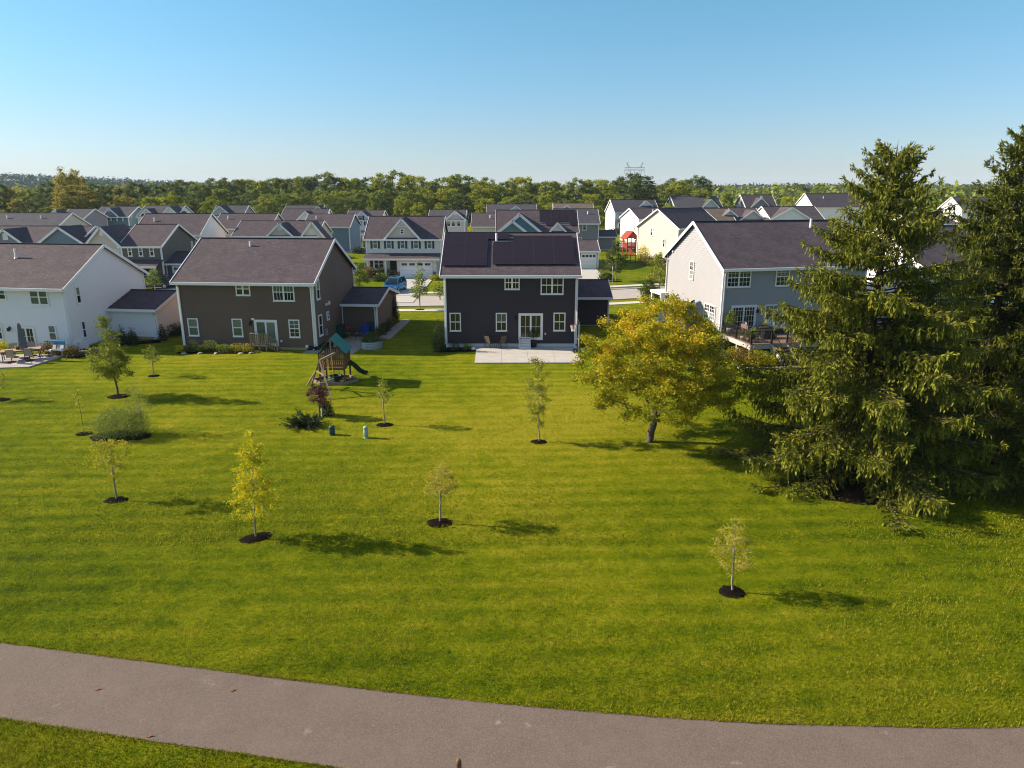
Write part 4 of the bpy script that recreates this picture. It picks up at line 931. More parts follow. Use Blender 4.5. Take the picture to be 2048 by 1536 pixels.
sapling('sapling cut off by the left picture edge', -6, 800, (0, 742), 16, 41, lf_young, egg, .3, 500, 24, .11, .1, .9, 'mulch ring at the left picture edge', mry=.5)
p = at(243, 872); shrub('feathery_shrub', 'feathery pale green shrub at the foot of the willowy sapling', p, 1.42, 1.05, 1.45, 9000, .13, lf_willow, 5, asp=.16, prof=dome)
mulch_ring('dark mulch under the feathery shrub', p, 1.5, .9, 0, None)
# juniper, purple tree and stones beside the play set
p = at(612, 852)
def juniper(p):
    rg = np.random.default_rng(8); t = thing('juniper', 'dark spreading juniper on the lawn beside the green pedestals', 'shrub', p); C, A, W, Tn = [], [], [], []; b = B()
    for i in range(46):
        az = rg.uniform(0, 6.28); L = rg.uniform(.6, 1.55); el = rg.uniform(.12, .75); u = np.array([math.cos(az) * math.cos(el), .8 * math.sin(az) * math.cos(el), math.sin(el)])
        b.tube((0, 0, 0), tuple(u * L * .9 + np.array([0, 0, -.12 * L])), .02, .005, 3, False)
        for k in range(60):
            s = rg.uniform(.15, 1); pt = u * L * s + np.array([0, 0, -.12 * L * s * s]) + rg.normal(size=3) * .06; d = u + rg.normal(size=3) * .45; d /= np.linalg.norm(d)
            w = np.cross(d, rg.normal(size=3)); w /= np.linalg.norm(w); C.append(pt); A.append(d * rg.uniform(.06, .13)); W.append(w * .022); Tn.append(.25 + .5 * s + rg.normal(0, .15))
    b.obj('stem', bark_dark, t); f = lambda x: np.array(x, np.float32); link('foliage', leaves_mesh('foliage', f(C), f(A), f(W), np.array(Tn), lf_dark), t)
juniper(p)
p = at(640, 834); H = hgt(634, 772, p)
tm, cm = broadleaf(51, H, .55, .62, lambda t: float(np.interp(t, [0, .4, .8, 1], [.4, .9, 1, .5])), 60, 2600, .085, .085, .04, lf_purple, bark, step=.1, fill=.1, r_tip=.006, top=.6)
tree('purple_tree', 'small purple leaved tree by the swing frame', p, tm, cm, 0, 1.0)
b = B(); b.lathe([(.10, 0), (.115, .3), (.11, .62), (.06, .70)], 9); o = b.obj('garden_post', mat('pale stone post', (.55, .52, .45), .8, var=.2)); o.location = at(646, 832); o.scale = (.8, .8, .9); tag(o, 'pale stone post beside the small purple tree', 'post')
shrub('dark_shrub', 'dark clipped shrub behind the pale stone post', at(655, 831), .36, .36, .9, 1500, .07, lf_dark, 61)
# conifers and shrubs round the houses
def thuja(label, px, py, top, wpx, seed, m=lf_thuja, n=3600):
    p = at(px, py); h = hgt(top[0], top[1], p); r = wpx * (p[1] * math.cos(TH) + 3.3) / F / 2
    shrub('columnar_conifer', label, p, r, r, h, n, .10, m, seed, cat='conifer', prof=lambda t: float(np.interp(t, [0, .08, .3, .6, .85, 1], [.75, .95, 1, .72, .34, .06])), asp=.35, group=None, stems=3)
thuja('narrow conifer at the left corner of the charcoal house', 879, 703, (884, 640), 26, 1)
thuja('narrow dark conifer at the corner of the brown garage', 791, 645, (790, 594), 16, 2, lf_dark)
thuja('pointed conifer beside the white garage corner', 327, 681, (325, 650), 16, 3, lf_dark, 1500)
thuja('broad conifer against the white garage wall, left one', 246, 688, (247, 652), 18, 4, lf_dark, 1600)
thuja('broad conifer against the white garage wall, right one', 268, 690, (272, 658), 22, 5, lf_dark, 1600)
thuja('conifer beside the teal house garage', 1203, 556, (1202, 505), 18, 6, lf_dark, 1500)
thuja('dark conifer behind the street tree on the pale lawn', 1216, 552, (1218, 498), 22, 7, lf_dark, 1500)
rr = random.Random(3)
def row(name, base, pts, rx, h, m, n, leaf, seed, grp, **k):
    for i, (px, py, lab) in enumerate(pts): s = rr.uniform(.85, 1.2); shrub(name, lab, at(px, py), rx * s, rx * s * .9, h * rr.uniform(.85, 1.2), n, leaf, m, seed + i, grp, **k)
gp = 'shrubs along the brown house wall'
for i, (px, py, m, rx, h, lab) in enumerate(((362, 704, lf_gold, .45, .45, 'yellow shrub at the left end of the brown house bed'), (376, 703, lf_flower, .4, .45, 'reddish low shrub in the brown house bed'), (388, 703, lf_lime, .4, .8, 'tallest spiky plant in the brown house bed'), (402, 703, lf_lime, .55, .5, 'lime fern like shrub, left of two in the brown house bed'), (421, 702, lf_lime, .6, .75, 'lime fern like shrub with raised fronds under the tan wall vent'), (446, 703, lf_lime, .62, .5, 'flat lime shrub in the middle of the brown house bed'), (461, 704, lf_lime, .5, .5, 'lime shrub beside the brown leaved one'), (475, 704, lf_yellow, .5, .6, 'brown green shrub near the wooden steps'), (494, 704, lf_yellow, .5, .6, 'rounded olive shrub touching the wooden steps'))):
    shrub('bed_shrub', lab, at(px, py), rx, rx * .8, h, 700, .11, m, 100 + i, gp, asp=.35)
for i, (px, py) in enumerate(((368, 708), (401, 707.5), (432, 708), (482, 708), (503, 707))):
    b = B(); b.lathe([(.28, 0), (.32, .08), (.22, .17), (.08, .2)], 9, sx=1.2, sy=.8); o = b.obj('edging_stone', mat('pale field stone', (.48, .42, .34), .85, var=.3, vs=5), None, True); o.location = at(px, py); o.rotation_euler[2] = i; o.scale = (.62, .6, .6); tag(o, ('first', 'second', 'third', 'fourth', 'fifth')[i] + ' pale edging stone from the left before the brown house bed', 'stone', 'stones edging the brown house bed')
gp = 'shrubs along the garage walk'
for i, (px, py) in enumerate(((761, 671), (768, 664), (776, 655), (785, 646))): shrub('walk_shrub', ('nearest', 'second', 'third', 'furthest')[i] + ' round shrub along the brown garage walk', at(px, py), .62, .6, .8, 1100, .09, (lf_green, lf_dark, lf_green, lf_yellow)[i], 130 + i, gp)
struct(sheet('walkway', [G(757, 676), G(781, 679), G(822, 640), G(805, 640)], concrete_dark, .06, .08))
struct(sheet('walkway', [G(606, 706), G(706, 708.5), G(757.5, 676.5), G(700, 674), G(664, 690), G(622, 700)], concrete_dark, .055, .08))
for i, (px, py, m, lab) in enumerate(((101, 706, lf_flower, 'orange and green hydrangea left of the white bench'), (124, 708, lf_flower, 'larger orange hydrangea right of the white bench'), (147, 714, lf_flower, 'low reddish hydrangea at the white house corner'), (6, 708, lf_gold, 'yellow flowering clump at the left picture edge'))): shrub('hydrangea', lab, at(px, py), .62, .5, .85, 900, .13, m, 140 + i, 'hydrangeas by the white house patio')
for i, (px, py, lab) in enumerate(((258, 688, 'dark shrub in the white garage bed'), (345, 672, 'dark low shrub between the white garage and the brown house'), (357, 668, 'dark shrub hard against the brown house corner'))): shrub('dark_shrub', lab, at(px, py), .75, .6, .95, 1000, .10, lf_dark, 150 + i, 'dark shrubs by the white garage')
p = [G(905, 705), G(950, 704), G(955, 692), G(892, 692)]
for nm, pts in (('mulch_bed', [G(878, 706), G(951, 703.5), G(954, 692.3), G(880, 692.3)]), ('mulch_bed', [G(352, 708), G(506, 708), G(505, 698), G(366, 695)]), ('mulch_bed', [G(150, 718), G(200, 706), G(236, 692), G(322, 686), G(320, 680), G(240, 686), G(148, 701)]), ('mulch_bed', [G(1452, 740), G(1600, 738), G(1625, 700), G(1436, 696), G(1420, 712)])): struct(sheet(nm, pts, mulch, .035))
for i, (px, py, m) in enumerate(((910, 700, lf_green), (935, 699, lf_lime))): shrub('bed_shrub', ('dark little shrub beside the corner conifer of the charcoal house', 'light green little shrub beside the concrete patio')[i], at(px, py), .42, .4, .42, 500, .09, m, 160 + i)
b = B(); b.lathe([(.2, 0), (.22, .1), (.12, .2), (.03, .22)], 8); o = b.obj('white_rock', white_trim, None, True); o.location = at(947, 699.5); tag(o, 'small white rock at the patio corner', 'stone')
# shrubs and flowers round the deck
for i, (px, py, m, rx, h, lab) in enumerate(((1405, 716, lf_purple, 1.0, 1.3, 'purple leaved shrub right of the yellowing tree'), (1425, 700, lf_purple, .8, 1.2, 'purple shrub at the grey house corner'), (1446, 700, lf_dark, .85, 1.5, 'dark blue green shrub under the deck corner'), (1432, 726, lf_green, 1.0, 1.2, 'green shrub before the deck bed'), (1462, 722, lf_yellow, .9, 1.0, 'olive flowering plant at the deck bed edge'), (1488, 728, lf_flower, 1.0, 1.3, 'orange flowering clump around the deck post'), (1508, 730, lf_yellow, .9, 1.1, 'yellow green clump beside the front deck post'), (1524, 726, lf_lime, .8, .8, 'lime clump in the deck bed'), (1536, 730, lf_gold, .7, .6, 'yellow clump at the right end of the deck bed'), (1395, 736, lf_green, .9, .8, 'low green shrub on the mulch left of the deck bed'))): shrub('bed_shrub', lab, at(px, py), rx, rx * .8, h, 1300, .11, m, 170 + i, 'shrubs round the raised deck')
struct(sheet('mulch_bed', [G(1372, 742), G(1425, 745), G(1440, 728), G(1410, 720), G(1380, 726)], mulch, .034))

# ---------------------------------------------------------------- street trees and far shrubs
def mid_tree(label, px, py, top, wpx, seed, lm, prof=egg, trunk=.25, nleaf=1500, leaf=.2, name='street_tree', grp='young trees along the street'):
    p = at(px, py); H = hgt(top[0], top[1], p); r = wpx / 2 * (p[1] * math.cos(TH) + 3) / F
    tm, cm = broadleaf(seed, H, H * trunk, r, prof, 60, nleaf, leaf, leaf * .9, .07, lm, bark_pale, step=H / 20, top=.9, r_tip=.012)
    return tree(name, label, p, tm, cm, seed, 1, grp)
mid_tree('slim bright green tree on the verge before the garage', 840, 620, (838, 518), 34, 201, lf_lime, lambda t: float(np.interp(t, [0, .2, .5, 1], [.75, 1, .6, .08])), .26, 1000, .2); mulch_ring('mulch ring under the slim verge tree', at(840, 620), .8, .6, 0, 'mulch rings along the street')
mid_tree('rounded lime tree left of the cream house porch', 720, 585, (720, 520), 34, 202, lf_lime, egg, .2, 2200, .2)
mid_tree('green tree with orange tips beside the cream house porch', 737, 562, (737, 533), 20, 203, lf_flower, ball, .1, 900, .2)
mid_tree('leafy green tree on the pale lawn before the teal garage', 1231, 563, (1230, 482), 46, 204, lf_green, lambda t: float(np.interp(t, [0, .15, .5, 1], [.7, 1, .85, .1])), .24, 2600, .22); mulch_ring('mulch ring under the leafy tree on the pale lawn', at(1231, 563), .9, .7, 0, 'mulch rings along the street')
mid_tree('green street tree before the grey house porch', 1298, 612, (1297, 556), 42, 205, lf_green, egg, .2, 2400, .2)
mid_tree('leafy tree behind the grey house porch', 1318, 585, (1326, 500), 42, 206, lf_young, egg, .15, 2200, .22)
mid_tree('yellow green tree before the black car', 311, 585, (309, 538), 26, 207, lf_lime, lambda t: float(np.interp(t, [0, .3, 1], [.8, 1, .3])), .3, 700, .2)
mid_tree('thin sapling on the verge left of the charcoal house', 880, 600, (880, 565), 22, 208, lf_lime, egg, .3, 400, .2)
mid_tree('red autumn maple behind the taupe house', 398, 462, (397, 433), 13, 209, lf_red, oval, .08, 900, .4, grp=None)
mid_tree('yellow shrub tree before the slate blue house', 163, 478, (162, 460), 12, 210, lf_gold, ball, .08, 500, .4, grp=None)
for i, (px, py, m, rx, h, lab) in enumerate(((757, 556, lf_dark, 1.6, 1.3, 'dark hedge left part before the cream house porch'), (768, 556, lf_green, 1.5, 1.3, 'green hedge right part before the cream house porch'), (764, 561, lf_lime, 1.2, .9, 'lime shrub at the front of the cream house bed'), (871, 560, lf_yellow, .8, .6, 'small shrub right of the cream house garage'), (1212, 559, lf_green, .9, .9, 'rounded shrub at the teal garage corner'), (1203, 492, lf_lime, 1.6, 1.5, 'lime shrub behind the teal garage'), (1314, 531, lf_pale, 2.2, 1.7, 'hydrangea with pale flowers, left one on the pale lawn'), (1297, 531, lf_flower, 2.0, 1.5, 'red and green hydrangea beside the pale flowered one'), (1336, 535, lf_pale, 1.8, 2.2, 'white flowered hydrangea nearest the grey house'), (1305, 600, lf_green, 1.2, 1.6, 'green shrub at the grey house porch'), (1313, 618, lf_dark, 1.0, 1.5, 'dark shrub against the grey house wall'), (1228, 466, lf_flower, 2.2, 1.2, 'flower bed shrub before the far white porch, left one'), (1243, 465, lf_pale, 2.4, 1.2, 'flower bed shrub before the far white porch, middle one'), (1255, 463, lf_yellow, 2.0, 1.3, 'flower bed shrub before the far white porch, right one'), (1252, 482, lf_gold, 1.2, 2.0, 'orange shrub behind the red play tower'), (1285, 518, lf_gold, 1.2, 2.4, 'yellow ornamental grass by the black fence'), (1275, 508, lf_dark, .8, 3.0, 'dark narrow shrub behind the black fence'), (1287, 505, lf_green, .8, 3.2, 'green narrow shrub against the creamy white house'), (205, 480, lf_dark, 2.4, 1.8, 'dark shrubbery beside the taupe house gable'), (181, 478, lf_dark, 1.6, 1.4, 'dark low shrub before the slate blue porch'), (718, 507, lf_dark, 1.4, 1.2, 'dark shrub at the blue house corner'), (728, 492, lf_yellow, 1.8, 2.0, 'olive shrub between the blue and the cream house'), (944, 462, lf_gold, 1.6, 1.6, 'yellow shrub left of the far cream house'))): shrub('garden_shrub', lab, at(px, py), rx, rx * .8, h, 650, .26, m, 300 + i, 'garden shrubs across the street')

# ---------------------------------------------------------------- the wood beyond the houses
wood = []
kinds = [(lf_woodA, 'olive green broadleaf tree in the wood beyond the houses'), (lf_woodB, 'dark green broadleaf tree in the wood beyond the houses'), (lf_woodC, 'yellow green broadleaf tree in the wood beyond the houses'), (lf_woodD, 'straw coloured broadleaf tree in the wood beyond the houses'), (lf_woodE, 'grey green broadleaf tree in the wood beyond the houses')]
shapes = [lambda t: float(np.interp(t, [0, .2, .55, .82, .94, 1], [.7, 1, 1, .82, .58, .3])), lambda t: float(np.interp(t, [0, .3, .7, .9, 1], [.6, .95, 1, .75, .35])), lambda t: float(np.interp(t, [0, .15, .5, .85, 1], [.8, 1, .9, .55, .2]))]
for i in range(10):
    m, lab = kinds[i % 5]
    tm, cm = broadleaf(400 + i, 17, 1.6 if i < 5 else 2.6, 6.0, shapes[i % 3], 130, 13000, .54, .52, .32, m, bark_dark if i % 2 else bark, step=.9, top=.75, r_tip=.035, tint=(.45, .26), fill=.35, flat=.35)
    wood.append((tm, cm, lab))
GW = 'trees of the wood beyond the houses'
rw = random.Random(12)
MARKS = ((60, 'the grey roof at the left edge'), (205, 'the teal gabled house'), (300, 'the white pointed gables'), (440, 'the far house with the dark car'), (520, 'the long tan roof'), (600, 'the dark solar roof'), (725, 'the white farmhouse'), (890, 'the grey green solar house'), (1020, 'the wide grey roof'), (1150, 'the low tan roof'), (1270, 'the far white porch house'), (1400, 'the hip like dark roof'), (1525, 'the arched porch house'), (1660, 'the long brown roof'), (1800, 'the nearest big spruce'), (1980, 'the tallest spruce'))
made = []
def wood_tree(px, ytop, Y, k, wide=1.0, label=None, rz=None, row='front'):
    x, z = onY(px, ytop, Y).x, onY(px, ytop, Y).z; tm, cm, lab = wood[k]; s = z / 17
    w = s * wide * rw.uniform(.9, 1.15)
    t_ = tree('woodland_tree', label or lab, (x, Y, 0), tm, cm, rw.uniform(0, 6.28) if rz is None else rz, (w, w, s), GW)
    if not label: made.append((px, lab.replace(' in the wood beyond the houses', '').replace(' broadleaf', ''), row, min(MARKS, key=lambda m: abs(m[0] - px))[1], t_))
    return t_
sky_line = [(-60, 366), (0, 366), (60, 372), (100, 366), (135, 362), (180, 360), (215, 368), (270, 370), (330, 364), (380, 362), (410, 352), (450, 354), (480, 360), (520, 350), (560, 352), (600, 348), (650, 343), (690, 352), (740, 350), (800, 347), (850, 354), (890, 356), (925, 350), (970, 356), (1000, 362), (1045, 350), (1070, 362), (1100, 360), (1130, 363), (1180, 356), (1220, 358), (1270, 350), (1310, 368), (1345, 358), (1375, 366), (1410, 360), (1450, 376), (1500, 372), (1560, 368), (1640, 366), (1720, 368), (1800, 372), (1880, 372), (2000, 368), (2100, 366)]
sx, sy = [p[0] for p in sky_line], [p[1] for p in sky_line]
xs = -70
while xs < 2110:                                   # back row makes the skyline
    Y = 265 if xs < 1400 else 400
    Y += rw.uniform(-14, 14); k = rw.choice([0, 1, 2, 4, 5, 2, 7, 0, 4, 9, 5] if xs > 420 else [0, 1, 4, 5, 6, 9, 1, 4, 3])
    wood_tree(xs, np.interp(xs, sx, sy) + rw.uniform(-5, 7), Y, k, 1.0, row='back'); xs += rw.uniform(24, 38) if xs < 1400 else rw.uniform(18, 28)
for row_, (Y0, dy, step) in enumerate(((242, 26, 44), (222, 42, 44))):
    xs = -60 + row_ * 17
    while xs < 2100:
        Y = Y0 + rw.uniform(-8, 8) + (130 if xs > 1420 else 0); k = rw.choice([0, 2, 2, 7, 5, 7, 6, 0, 4, 2] if xs > 400 else [3, 0, 1, 4, 6, 8, 2, 5, 1])
        wood_tree(xs, np.interp(xs, sx, sy) + dy * (.5 if xs > 1420 else 1) + rw.uniform(-9, 12), Y, k, rw.uniform(.85, 1.15), row='middle' if row_ == 0 else 'front'); xs += rw.uniform(step * .75, step * 1.3)
wood_tree(135, 334, 232, 3, .85, 'tall straw yellow tree standing above the wood far left'); wood_tree(150, 372, 218, 8, 1.5, 'broad straw coloured tree below the tall one far left')
wood_tree(340, 383, 216, 2, 1.0, 'bright yellow green tree left of the long tan roof'); wood_tree(305, 392, 220, 7, .9, 'smaller bright yellow green tree behind the white gables')
wood_tree(1272, 349, 236, 1, 1.15, 'broad dark tree under the pylon'); wood_tree(1395, 354, 246, 6, .9, 'dark flat topped tree right of the wood'); wood_tree(1355, 362, 238, 2, 1.0, 'yellow green tree before the dark flat topped one')
wood_tree(1404, 378, 230, 7, .7, 'small bright yellow tree by the wires'); wood_tree(1455, 380, 226, 5, .6, 'rounded green tree behind the hip roofed house'); wood_tree(1575, 392, 228, 7, .5, 'small yellow green tree between the far right roofs')
wood_tree(970, 362, 246, 2, 1.3, 'broad yellow green domed tree in the middle of the wood')
ORD = ('first', 'second', 'third', 'fourth', 'fifth', 'sixth', 'seventh', 'eighth', 'ninth', 'tenth', 'eleventh', 'twelfth')
fam = {}
for q in sorted(made, key=lambda q: q[0]): fam.setdefault(q[1:4], []).append(q[4])
for (k_, r_, m_), L_ in fam.items():
    for i, t_ in enumerate(L_): t_['label'] = (ORD[i] + ' ' if len(L_) > 1 else '') + k_ + (' from left' if len(L_) > 1 else '') + ', ' + r_ + ' row behind ' + m_
# beyond it the country goes on as one mass of wood
def far_wood(label, x0, x1, Y0, Y1, n, h, m, seed, size, hill=None):
    rg = np.random.default_rng(seed); x = rg.uniform(x0, x1, n); y = rg.uniform(Y0, Y1, n); base = hill(x, y) if hill else 0 * x
    cx = rg.integers(0, n, n); t = rg.uniform(.25, 1, n); lob = h * (.8 + .28 * noise2(x * .35, y * .35, seed)); rr_ = rg.normal(size=(n, 3))
    c = np.stack([x, y, base + lob * t], 1); ax, wd = rnd_leaves(rg, c, size, x, .3, .7); tn = .45 + .22 * noise2(x * .08, y * .08, seed + 1) + rg.normal(0, .15, n)
    o = link('far_woods', leaves_mesh('far_woods', c.astype(np.float32), ax, wd, tn, m)); o['kind'] = 'stuff'; tag(o, label, 'woods')
def hillf(x, y): return 21 * np.exp(-((x + 800) / 330) ** 2) * np.clip((y - 700) / 300, 0, 1) + 6 * np.exp(-((x - 500) / 500) ** 2) * np.clip((y - 700) / 400, 0, 1)
b = B(); nx, ny = 60, 24
for j in range(ny + 1):
    for i in range(nx + 1): x, y = -2400 + 4800 * i / nx, 660 + 2000 * j / ny; b.v.append((x, y, float(hillf(np.array(x), np.array(y))) - .3))
for j in range(ny):
    for i in range(nx): q = j * (nx + 1) + i; b.f.append((q, q + 1, q + nx + 2, q + nx + 1))
struct(b.obj('hills', lf_hill, None, True))
far_wood('wooded low hills and country far beyond the houses', -1000, 1100, 700, 1150, 60000, 10, lf_hill, 71, 3.4, hillf)
far_wood('belt of distant woodland behind the first trees', -330, 480, 300, 640, 40000, 12, lf_woodA, 72, 2.4)
# ---------------------------------------------------------------- solar panels
pv_m = mat('dark solar cells', (.020, .009, .013), .32, spec=.35, var=.3, vs=1.2); pv_f = mat('panel frame', (.05, .055, .065), .35, metal=.5)
def pv_meshes(pw, ph):
    b = B(); b.box(.012, .012, 0, pw - .012, ph - .012, .034); a = b.mesh('solar_panel', pv_m)
    b = B(); f = .022
    b.box(.004, .004, -.004, pw - .004, .004 + f, .040); b.box(.004, ph - .004 - f, -.004, pw - .004, ph - .004, .040); b.box(.004, .004 + f, -.004, .004 + f, ph - .004 - f, .040); b.box(pw - .004 - f, .004 + f, -.004, pw - .004, ph - .004 - f, .040)
    return a, b.mesh('frame', pv_f)
def roofhit(H, px, py):
    sl = H.rise / (H.d / 2); a = H.Mi @ Vector((0, 0, HC)); q = H.Mi.to_3x3() @ ray(px, py)
    t = (H.h + .1 + sl * a.y - a.z) / (q.z - sl * q.y); return a + q * t
def solar(H, label, bl, br, tl, cols, rows, skip=(), extra=(), group='solar arrays on the roofs'):
    p0, p1, p2 = roofhit(H, *bl), roofhit(H, *br), roofhit(H, *tl); sl = H.rise / (H.d / 2); an = math.atan(sl)
    pw = (p1.x - p0.x) / cols; ph = (p2.y - p0.y) / math.cos(an) / rows; am, fm = pv_meshes(pw, ph)
    t = thing('solar_array', label, 'solar panels', H.M @ (p0 + Vector((0, -math.sin(an), math.cos(an))) * .10), 0, group)
    t.rotation_euler = (Matrix.Rotation(H.yaw, 3, 'Z') @ Matrix.Rotation(an, 3, 'X')).to_euler()
    for c in range(cols):
        for r in range(rows):
            if (c, r) in skip: continue
            o = link('solar_panel', am, t, (c * pw, r * ph, 0)); link('frame', fm, o)
    for (c, r) in extra: o = link('solar_panel', am, t, (c * pw, r * ph, 0)); link('frame', fm, o)
    b = B()
    for r in range(rows):
        for k in (.25, .75): b.box(.02, (r + k) * ph - .02, -.085, cols * pw - .02, (r + k) * ph + .02, -.006)
    b.obj('mounting_rail', steel, t)
solar(hc, 'left solar array of two columns with one panel sticking out by the vent pipe', (882.5, 533.5), (973.3, 533.5), (888.3, 468), 2, 5, extra=((2, 4),))
solar(hc, 'right solar array of four columns with one top corner missing', (985, 531), (1151, 531), (1024, 474), 4, 4, skip=((0, 3),))
solar(hT, 'solar array on the teal gabled house', (1080, 452), (1152, 452), (1070, 422.5), 6, 4, skip=((0, 0), (3, 0), (4, 0)))

# ---------------------------------------------------------------- patio of the charcoal house
def slabs(name, c00, c10, c11, c01, nx, ny, z, m, th=.12, gap=.012):
    o = struct(link(name, None)); lp = lambda a, b_, t: a + (b_ - a) * t
    for i in range(nx):
        for j in range(ny):
            P = []
            for (u, v) in ((i, j), (i + 1, j), (i + 1, j + 1), (i, j + 1)): P.append(lp(lp(c00, c10, u / nx), lp(c01, c11, u / nx), v / ny))
            m_ = sum(P, Vector()) / 4; P = [p + (m_ - p).normalized() * gap for p in P]; b = B(); T = [(p.x, p.y, z) for p in P]; L = [(p.x, p.y, z - th) for p in P]
            b.poly(*T)
            for k in range(4): q = (k + 1) % 4; b.poly(L[k], L[q], T[q], T[k])
            b.obj('paving_slab', m, o)
    return o
slabs('patio', G(949, 728), G(1164.7, 727.5), G(1153, 693), G(953.5, 693), 4, 2, .10, concrete)
def at_z(px, py, z): p = G(px, py, z); return (p.x, p.y, z)
p = G(1049, 700); t = thing('door_steps', 'white wooden steps up to the sliding door of the charcoal house', 'steps', (p.x - .45, p.y, .10))
sw, dep = .92, hc.o.location.y - p.y
for k in range(4):
    y = dep * k / 4; b = B(); b.box(.05, y, 0, sw - .05, dep, .17 * (k + 1) - .03); b.obj('riser', white_trim, t); b = B(); b.box(.05, y - .03, .17 * (k + 1) - .028, sw - .05, y + dep / 4 + .01, .17 * (k + 1)); b.obj('step', mat('pale step board', (.62, .60, .57), .7, var=.12) if k < 3 else wood_grey, t)
for x in (0, sw - .048):
    b = B(); b.poly((x, -.06, 0), (x, dep, 0), (x, dep, .80), (x, dep - .25, .80), (x, -.06, .24)); b.poly((x + .048, -.06, 0), (x + .048, -.06, .24), (x + .048, dep - .25, .80), (x + .048, dep, .80), (x + .048, dep, 0)); b.poly((x, -.06, 0), (x, -.06, .24), (x + .048, -.06, .24), (x + .048, -.06, 0)); b.poly((x, -.06, .24), (x, dep - .25, .80), (x + .048, dep - .25, .80), (x + .048, -.06, .24)); b.obj('side_panel', white_trim, t)

def chair_meshes(frame_m, sling_m, swivel=False):
    S = B(); S.poly((-.24, -.24, .43), (.24, -.24, .43), (.24, .24, .40), (-.24, .24, .40)); S.poly((-.24, -.24, .41), (.24, -.24, .41), (.24, .24, .38), (-.24, .24, .38))
    for q in (((-.24, -.24), (.24, -.24)), ((.24, -.24), (.24, .24)), ((.24, .24), (-.24, .24)), ((-.24, .24), (-.24, -.24))):
        z = lambda p: .415 - .0625 * p[1]; a, c = q; S.poly((*a, z(a) - .02), (*c, z(c) - .02), (*c, z(c)), (*a, z(a)))
    K = B(); K.bar((0, .25, .42), (0, .42, 1.0), .46, .03, up=(0, 1, 0))
    L = []
    if swivel:
        b = B(); b.tube((0, 0, .38), (0, 0, .10), .03, .03, 8); b.lathe([(.27, .0), (.29, .03), (.27, .05), (.24, .03)], 14); L.append(('leg', b))
        for a in (0, 1): b = B(); b.bar((-.26 if a else .26, -.02, .05), (.26 if a else -.26, .02, .05), .035, .03); L.append(('leg', b))
    else:
        for sx in (-1, 1):
            for sy in (-1, 1): b = B(); b.tube((.25 * sx, .22 * sy, .42), (.27 * sx, (.27 if sy < 0 else .33) * sy, 0), .016, .014, 6); L.append(('leg', b))
    for sx in (-1, 1):
        b = B(); b.chain([(.26 * sx, -.24, .42), (.28 * sx, -.22, .64), (.28 * sx, .28, .66)], [.015] * 3, 6); L.append(('armrest', b))
        b = B(); b.chain([(.25 * sx, .22, .40), (.25 * sx, .27, .5), (.24 * sx, .43, 1.02)], [.016] * 3, 6); L.append(('back_rail', b))
    return [('seat', S.mesh('seat', sling_m)), ('backrest', K.mesh('backrest', sling_m))] + [(n, b.mesh(n, frame_m)) for n, b in L]
def chair(meshes, label, loc, rz, group, name='patio_chair'):
    t = thing(name, label, 'chair', loc, rz, group)
    for n, m in meshes: link(n, m, t)
    return t
sling_tan = mat('tan sling fabric', (.36, .29, .22), .8, var=.1); sling_brown = mat('brown sling fabric', (.11, .08, .065), .8)
ch_b = chair_meshes(bronze_metal, sling_brown); ch_t = chair_meshes(bronze_metal, sling_tan, True)
def table(label, loc, rz, w, d, h, top_m, leg_m, cat='table', name='patio_table'):
    t = thing(name, label, cat, loc, rz); b = B(); b.box(-w/2, -d/2, h - .04, w/2, d/2, h); b.obj('tabletop', top_m, t); b = B(); b.box(-w/2 + .08, -d/2 + .08, h - .11, w/2 - .08, d/2 - .08, h - .042); b.obj('apron', leg_m, t)
    for sx in (-1, 1):
        for sy in (-1, 1): b = B(); b.bar((sx * (w/2 - .12), sy * (d/2 - .12), h - .05), (sx * (w/2 - .10), sy * (d/2 - .10), 0), .06, .06); b.obj('leg', leg_m, t)
    return t
p = G(991, 692, .1); t = thing('round_table', 'round brown metal table on the concrete patio', 'table', (p.x, p.y, .10)); b = B(); b.lathe([(.0, .70), (.55, .70), (.56, .72), (.55, .735)], 20); b.obj('tabletop', sling_brown, t)
for i in range(4): a = .8 + i * 1.571; b = B(); b.tube((.15 * math.cos(a), .15 * math.sin(a), .70), (.42 * math.cos(a), .42 * math.sin(a), 0), .02, .018, 6); b.obj('leg', bronze_metal, t)
for i, (dx, dy, rz, lab) in enumerate(((-.68, .15, 1.8, 'brown patio chair left of the round table'), (.70, .12, -1.8, 'brown patio chair right of the round table'), (-.42, -.62, 2.5, 'brown patio chair front left of the round table'), (.46, -.60, -2.5, 'brown patio chair front right of the round table'))): chair(ch_b, lab, (p.x + dx, p.y + dy, .1), rz, 'chairs round the patio table')
def pot_plant(label, loc, r, h, pm, plant_h, pr, lm, seed, n=420, leaf=.11, trunk=.0, prof=ball, cat='potted plant', name='potted_plant', group=None):
    t = thing(name, label, cat, loc, 0, group); b = B(); b.lathe([(r * .72, 0), (r * .95, h * .8), (r, h), (r * .9, h), (r * .86, h * .88), (.01, h * .87)], 14); b.obj('pot', pm, t, True)
    rg = np.random.default_rng(seed); c = envelope(rg, n, h + trunk, h + trunk + plant_h, pr, prof, .15); tn = .5 + rg.normal(0, .22, len(c)); ax, wd = rnd_leaves(rg, c, leaf, tn, .2)
    b = B(); b.tube((0, 0, h * .8), (0, 0, h + trunk + plant_h * .6), .018, .01, 5, False)
    for i in range(4): b.tube((0, 0, h + trunk), (pr * .6 * math.cos(i * 1.6), pr * .6 * math.sin(i * 1.6), h + trunk + plant_h * .6), .01, .005, 4, False)
    b.obj('stem', bark, t); link('foliage', leaves_mesh('foliage', c.astype(np.float32), ax, wd, tn, lm), t); return t
